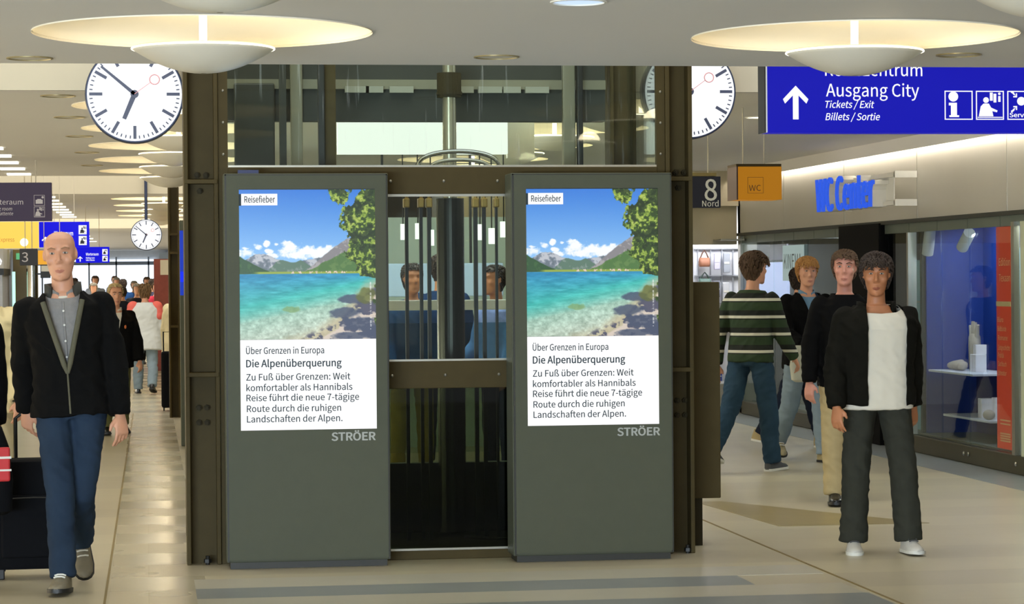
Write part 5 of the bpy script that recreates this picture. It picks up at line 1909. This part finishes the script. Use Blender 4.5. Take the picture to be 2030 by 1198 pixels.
# ---- dark jacket man with blue shirt
f = Fig(1.76, 1.04, {1: (10, 4, 2, 2), -1: (-14, 24, 3, -22)}, {1: (4, 8, 16), -1: (22, 10, 50, 20)}, lean=3, head=(-4, 2))
p = f.body('person', M_skin_pale, .008, (5.65, 21.25, 0), R(6))
tag(p, 'ginger-haired man in black jacket, blue shirt and light jeans holding a pale bag', 'person')
f.face((150, 104, 60))
f.hair(M_hairginger, .015, front=1.75, back=1.62)
f.trousers(M_jeans_l, th=.026, wr=.008)
f.shirt(M_shirtblue, th=.014, hem=.98)
f.jacket(M_black_cloth, hem=.86, th=.036, sl=.03, vee=(1.27, .075, 1.46), wr=.007)
f.shoes(mat('beige_black_sneaker', (150, 138, 100), .6, var=.5, scale=30), M_soleblack, M_solewhite)
w = f.o.matrix_basis @ f.arm[-1][2]
bagp = empty('carrier_bag', (w.x - .03, w.y - .2, w.z - .17), 'pale grey bag carried in front by the ginger-haired man', 'bag')
b = MB().rings([[(k_ * .13 * math.copysign(abs(math.cos(t)) ** .6, math.cos(t)), d * math.copysign(abs(math.sin(t)) ** .6, math.sin(t)), z) for t in [2 * PI * i / 24 for i in range(24)]]
                for z, k_, d in ((-.14, .7, .03), (-.12, .95, .05), (0, 1.05, .06), (.1, .95, .045), (.17, .7, .02))])
b.build('bag_body', cloth('pale_grey_bag', (190, 190, 172), .15, 8), bagp, True)
MB().tube([(-.06, 0, .16), (-.03, 0, .205), (.03, 0, .205), (.06, 0, .16)], .006, 8).build('bag_handle', M_black_cloth, bagp, True)

# ---- person hidden behind him
f = Fig(1.70, 1.0, {-1: (-20, 14, 2, -12), 1: (18, 4, 2, 6)}, lean=3)
p = f.body('person', M_skin_pale, .011, (6.02, 22.95, 0), R(80))
tag(p, 'person in navy jeans and dark coat mostly hidden behind the ginger-haired man', 'person')
f.hair(M_hairdark)
f.trousers(M_jeans_n)
f.jacket(M_black_cloth, hem=.80, th=.034)
f.shoes(mat('tan_shoe', (170, 150, 104), .6), M_solewhite)

# ---- striped sweater man seen from behind
ms = bpy.data.materials.new('green_striped_sweater')
ms.use_nodes = True
nt = ms.node_tree
pb = nt.nodes['Principled BSDF']
tc = nt.nodes.new('ShaderNodeTexCoord')
sp = nt.nodes.new('ShaderNodeSeparateXYZ')
m1 = nt.nodes.new('ShaderNodeMath'); m1.operation = 'MULTIPLY_ADD'; m1.inputs[1].default_value = 1 / .142; m1.inputs[2].default_value = .1
m2 = nt.nodes.new('ShaderNodeMath'); m2.operation = 'FRACT'
cr = nt.nodes.new('ShaderNodeValToRGB')
cr.color_ramp.interpolation = 'CONSTANT'
e = cr.color_ramp.elements
e[0].position = 0; e[0].color = rgb(206, 204, 186)
e[1].position = .16; e[1].color = rgb(20, 24, 19)
x_ = e.new(.46); x_.color = rgb(38, 58, 32)
x_ = e.new(.93); x_.color = rgb(20, 24, 19)
nt.links.new(tc.outputs['Object'], sp.inputs[0])
nt.links.new(sp.outputs['Z'], m1.inputs[0])
nt.links.new(m1.outputs[0], m2.inputs[0])
nt.links.new(m2.outputs[0], cr.inputs[0])
nt.links.new(cr.outputs[0], pb.inputs['Base Color'])
pb.inputs['Roughness'].default_value = .9
f = Fig(1.80, 1.08, {-1: (10, 4, 3, 2), 1: (-20, 22, 3, -16)}, {1: (-16, 14, 18), -1: (16, 12, 30)}, lean=4, head=(-24, 4), turn=0)
p = f.body('person', M_skin_pale, .008, (4.93, 20.3, 0), R(138))
tag(p, 'man in dark green sweater with thin white stripes and blue jeans walking away', 'person')
f.face()
f.hair(M_hairbrown, .018, front=1.74, back=1.59)
f.trousers(M_jeans_t, th=.026, wr=.009, flare=.004)
f.jacket(ms, name='striped_sweater', hem=.90, th=.030, sl=.026, wr=.007, neck=1.50)
f.shoes(M_shoegrey, M_solewhite, M_solewhite)

# ---- people in the left aisle
f = Fig(1.58, 1.02, {1: (-8, 14, 3, -10), -1: (10, 4, 3, 5)}, {1: (6, 16, 14), -1: (0, 10, 12)}, lean=3, head=(6, 6))
p = f.body('person', M_skin_pale, .011, (-.33, 26.9, 0), R(8))
tag(p, 'older person with thin fair hair in a black coat behind the bald man', 'person')
f.face()
f.hair(mat('thin_fair_hair', (186, 166, 122), .7, var=.2, scale=50), .01, front=1.79, back=1.60)
f.trousers(cloth('olive_trousers', (92, 92, 56)))
f.shirt(M_shirtwhite)
f.jacket(M_black_cloth, hem=.80, th=.036, vee=(1.12, .06, 1.46))
f.shoes(M_shoeblack, M_soleblack)
MB().ball(f.up @ Vector((.09, -.142, 1.30 * f.S)), .012, .006, .02, 8, 6).build('orange_badge', mat('orange_badge', (206, 110, 50), .6), f.o)

f = Fig(1.57, 1.12, {1: (10, 4, 3, 2), -1: (-12, 20, 3, -16)}, lean=3)
p = f.body('person', M_skin_pale, .011, (-.02, 36.6, 0), R(176))
tag(p, 'person in pale grey jacket with coral shoulder patches walking away down the left aisle', 'person')
f.hair(mat('light_brown_hair', (120, 92, 58), .7, var=.3, scale=50), .022, front=1.70, back=1.58, side=-.08)
f.trousers(M_jeans_l, th=.03)
j = f.jacket(cloth('pale_grey_jacket', (204, 208, 206), .05), hem=.72, th=.055, sl=.04, flare=.03)
for sd in (1, -1):
    q = MB()
    for (a_, r_) in ((0, .062), (.25, .06), (.45, .052)):
        c = f.arm[sd][0] + (f.arm[sd][1] - f.arm[sd][0]) * a_
        q.ball(tuple(c + Vector((0, .028, .012))), .05 * f.S + .045)
    me = voxel(q, 'coral_patch', .014, 3)
    obj(me, 'coral_patch', cloth('coral_cloth', (226, 110, 100), .06), j)
f.shoes(M_shoeblack, M_soleblack)

f = Fig(1.60, 1.05, None, {1: (4, 8, 10), -1: (4, 8, 10)}, lean=3)
p = f.body('person', M_skin_pale, .012, (.43, 32.3, 0), R(170))
tag(p, 'person in cream coat partly hidden by the farther olive column', 'person')
f.hair(M_hairbrown, .02, front=1.70, back=1.55, side=-.08)
f.trousers(M_black_cloth, th=.03)
f.jacket(cloth('cream_coat', (214, 200, 160), .1), hem=.72, th=.05, flare=.03)
f.shoes(M_shoeblack, M_soleblack)

# cream coat woman at the left edge, and the person cut by the frame
f = Fig(1.74, 1.06, {1: (-6, 10, 3, -6), -1: (10, 4, 3, 3)}, {1: (4, 9, 16), -1: (0, 10, 12)}, lean=3)
p = f.body('person', M_skin_pale, .009, (-1.04, 16.6, 0), R(-6))
tag(p, 'person in a cream quilted coat at the left edge behind the bald man', 'person')
f.hair(M_hairbrown, .02, front=1.72, back=1.50, side=-.05)
f.trousers(cloth('beige_trousers', (196, 182, 146), .08))
j = f.jacket(cloth('cream_quilted_coat', (222, 206, 160), .05), hem=.80, th=.05, sl=.042, wr=.012, flare=.02)
MB().tube([f.arm[1][2] + Vector((.03 * math.cos(t), .03 * math.sin(t), 0)) * 1.25 for t in [2 * PI * i / 16 for i in range(16)]], .006, 8, closed=True).build('bracelet', M_dark, f.o, True)
f.shoes(M_shoeblack, M_soleblack)
f = Fig(1.70, 1.04, {1: (8, 4, 3, 2), -1: (-10, 18, 3, -14)}, {1: (-6, 5, 8), -1: (6, 10, 12)}, lean=3)
p = f.body('person', M_skin_pale, .009, (-1.02, 14.15, 0), R(4))
tag(p, 'person in dark clothes mostly outside the left edge of the photo, carrying a black bag', 'person')
f.hair(M_hairdark, .02, front=1.72, back=1.50)
f.trousers(cloth('dark_red_brown_trousers', (70, 34, 30)))
f.jacket(M_black_cloth, hem=.78, th=.04)
f.shoes(M_shoeblack, M_soleblack)

# luggage
lg = empty('suitcase', (-.62, 13.95, 0), 'black upright trolley suitcase behind the bald man', 'suitcase', rz=R(3))
M_case_b = cloth('black_luggage_cloth', (16, 17, 20), .2, 30)
b = MB()
b.rings([[(k_ * .215 * math.copysign(abs(math.cos(t)) ** .35, math.cos(t)), d * .125 * math.copysign(abs(math.sin(t)) ** .35, math.sin(t)), z) for t in [2 * PI * i / 40 for i in range(40)]]
         for z, k_, d in ((.055, .95, .9), (.075, 1, 1), (.50, 1.0, 1), (.60, .97, .98), (.635, .92, .9), (.645, .8, .75))])
b.build('shell', M_case_b, lg, True)
MB().box(-.17, -.142, .12, .17, -.120, .46, b=.012).build('front_pocket', M_case_b, lg)
MB().tube([(-.15, -.145, .44), (0, -.147, .445), (.15, -.145, .44)], .004, 6).build('zip', M_dark, lg)
MB().tube([(-.09, .09, .6), (-.09, .10, .86), (-.06, .10, .885), (.06, .10, .885), (.09, .10, .86), (.09, .09, .6)], .011, 10).build('pull_handle', M_dark, lg, True)
for sx in (-.17, .17):
    MB().cyl((sx - .015, .06, .032), (sx + .015, .06, .032), .032, 18).box(sx - .02, .04, .03, sx + .02, .085, .075).build('wheel', M_soleblack, lg)
for sx in (-.17, .17):
    MB().box(sx - .015, -.10, 0, sx + .015, -.06, .06, b=.006).build('foot', M_soleblack, lg)
sb = empty('travel_bag', (-.88, 13.57, .38), 'black travel bag with a red and white patch at the left edge', 'bag', rz=R(8))
b = MB().rings([[(k_ * .17 * math.copysign(abs(math.cos(t)) ** .6, math.cos(t)), d * .12 * math.copysign(abs(math.sin(t)) ** .6, math.sin(t)), z) for t in [2 * PI * i / 28 for i in range(28)]]
                for z, k_, d in ((0, .8, .8), (.02, .98, 1), (.18, 1.02, 1.05), (.36, .9, .9), (.46, .7, .6), (.49, .45, .35))])
b.build('bag_body', M_case_b, sb, True)
MB().box(.075, -.13, .18, .15, -.105, .36, b=.01).build('red_patch', mat('red_patch', (196, 44, 48), .6), sb)
MB().box(.07, -.134, .30, .155, -.104, .312).box(.07, -.134, .235, .155, -.104, .245).build('white_stripes', M_white, sb)
MB().tube([(-.1, 0, .46), (-.08, 0, .56), (.02, 0, .60), (.08, 0, .56), (.1, 0, .45)], .012, 8).build('bag_handle', M_dark, sb, True)
ds = empty('suitcase', (.235, 31.6, 0), 'tall dark suitcase standing by the farther olive column', 'suitcase')
MB().box(-.06, -.1, .04, .12, .1, .74, b=.03).build('shell', M_case_b, ds)
MB().tube([(-.03, .08, .72), (-.03, .08, .98), (.08, .08, .98), (.08, .08, .72)], .01, 8).build('pull_handle', M_dark, ds, True)
MB().cyl((-.04, 0, .02), (-.02, 0, .02), .02, 12).cyl((.08, 0, .02), (.10, 0, .02), .02, 12).build('wheels', M_soleblack, ds)

# people behind the lift glass
for (x, y, H, rz, jc, tc_, hr, lab, cat) in ((2.14, 20.5, 1.72, 10, (28, 62, 104), (166, 150, 70), M_hairdark, 'person in blue jacket and mustard trousers seen through the left of the lift glass', 0),
                                           (2.83, 20.3, 1.70, -60, (120, 140, 196), (34, 40, 60), M_hairdark, 'person in pale blue patterned top seen through the right of the lift glass', 1),
                                           (2.48, 21.3, 1.80, 175, (24, 46, 78), (30, 34, 44), M_hairdark, 'person in navy coat standing with back turned behind the lift piston', 2)):
    f = Fig(H, 1.05, None, {1: (6, 10, 20), -1: (10, 10, 40)}, lean=3)
    p = f.body('person', M_skin_tan, .012, (x, y, 0), R(rz))
    tag(p, lab, 'person')
    f.hair(hr)
    f.trousers(cloth('trouser_tone_%d' % cat, tc_))
    f.jacket(cloth('top_tone_%d' % cat, jc, .4 if cat == 1 else .15, 30), hem=.82, th=.04)
    f.shoes(M_shoeblack, M_soleblack)

# far crowd by the bright end window
crowd = [(-1.72, 62, 1.70, (120, 128, 140), 'pale grey coat, leftmost of the far crowd'), (-1.30, 66, 1.76, (150, 160, 176), 'light grey-blue coat second from the left in the far crowd'),
         (-.80, 70, 1.72, (90, 96, 110), 'slate coat left of the man in deep blue'), (-.52, 58, 1.66, (30, 62, 110), 'deep blue jacket in the middle of the far crowd'),
         (-.95, 78, 1.78, (130, 140, 160), 'pale blue coat at the very back of the crowd'), (-.30, 64, 1.62, (40, 78, 140), 'bright blue jacket right of the deep blue one'),
         (-.44, 48, 1.50, (26, 30, 44), 'black coat in front of the blue jackets'), (.02, 66, 1.72, (180, 40, 56), 'red jacket in the far crowd'),
         (-.18, 50, 1.56, (36, 34, 40), 'dark coat beside the person with coral shoulders'), (.14, 56, 1.66, (60, 62, 84), 'dark slate coat right of the red jacket'),
         (.20, 52, 1.58, (206, 60, 84), 'crimson jacket nearest the red column'), (-1.10, 54, 1.58, (70, 74, 84), 'charcoal coat behind the older fair-haired person')]
for i, (x, y, H, c, lab) in enumerate(crowd):
    f = Fig(H, 1.1, {1: (8, 4, 3, 2), -1: (-8, 12, 3, -10)}, lean=2)
    p = f.body('person', M_skin_pale, .022, (x, y, 0), R(0 if i % 3 else 180), face=False, fingers=False)
    tag(p, 'distant person in ' + lab, 'person', 'far crowd in the left aisle')
    f.hair((M_hairdark, M_hairbrown, M_hairgrey)[i % 3], .014, back=1.62)
    f.trousers(M_jeans_n if i % 2 else M_black_cloth)
    f.jacket(cloth('crowd_coat_%d' % i, c), hem=.76, th=.04)
    f.shoes(M_shoeblack, M_soleblack)
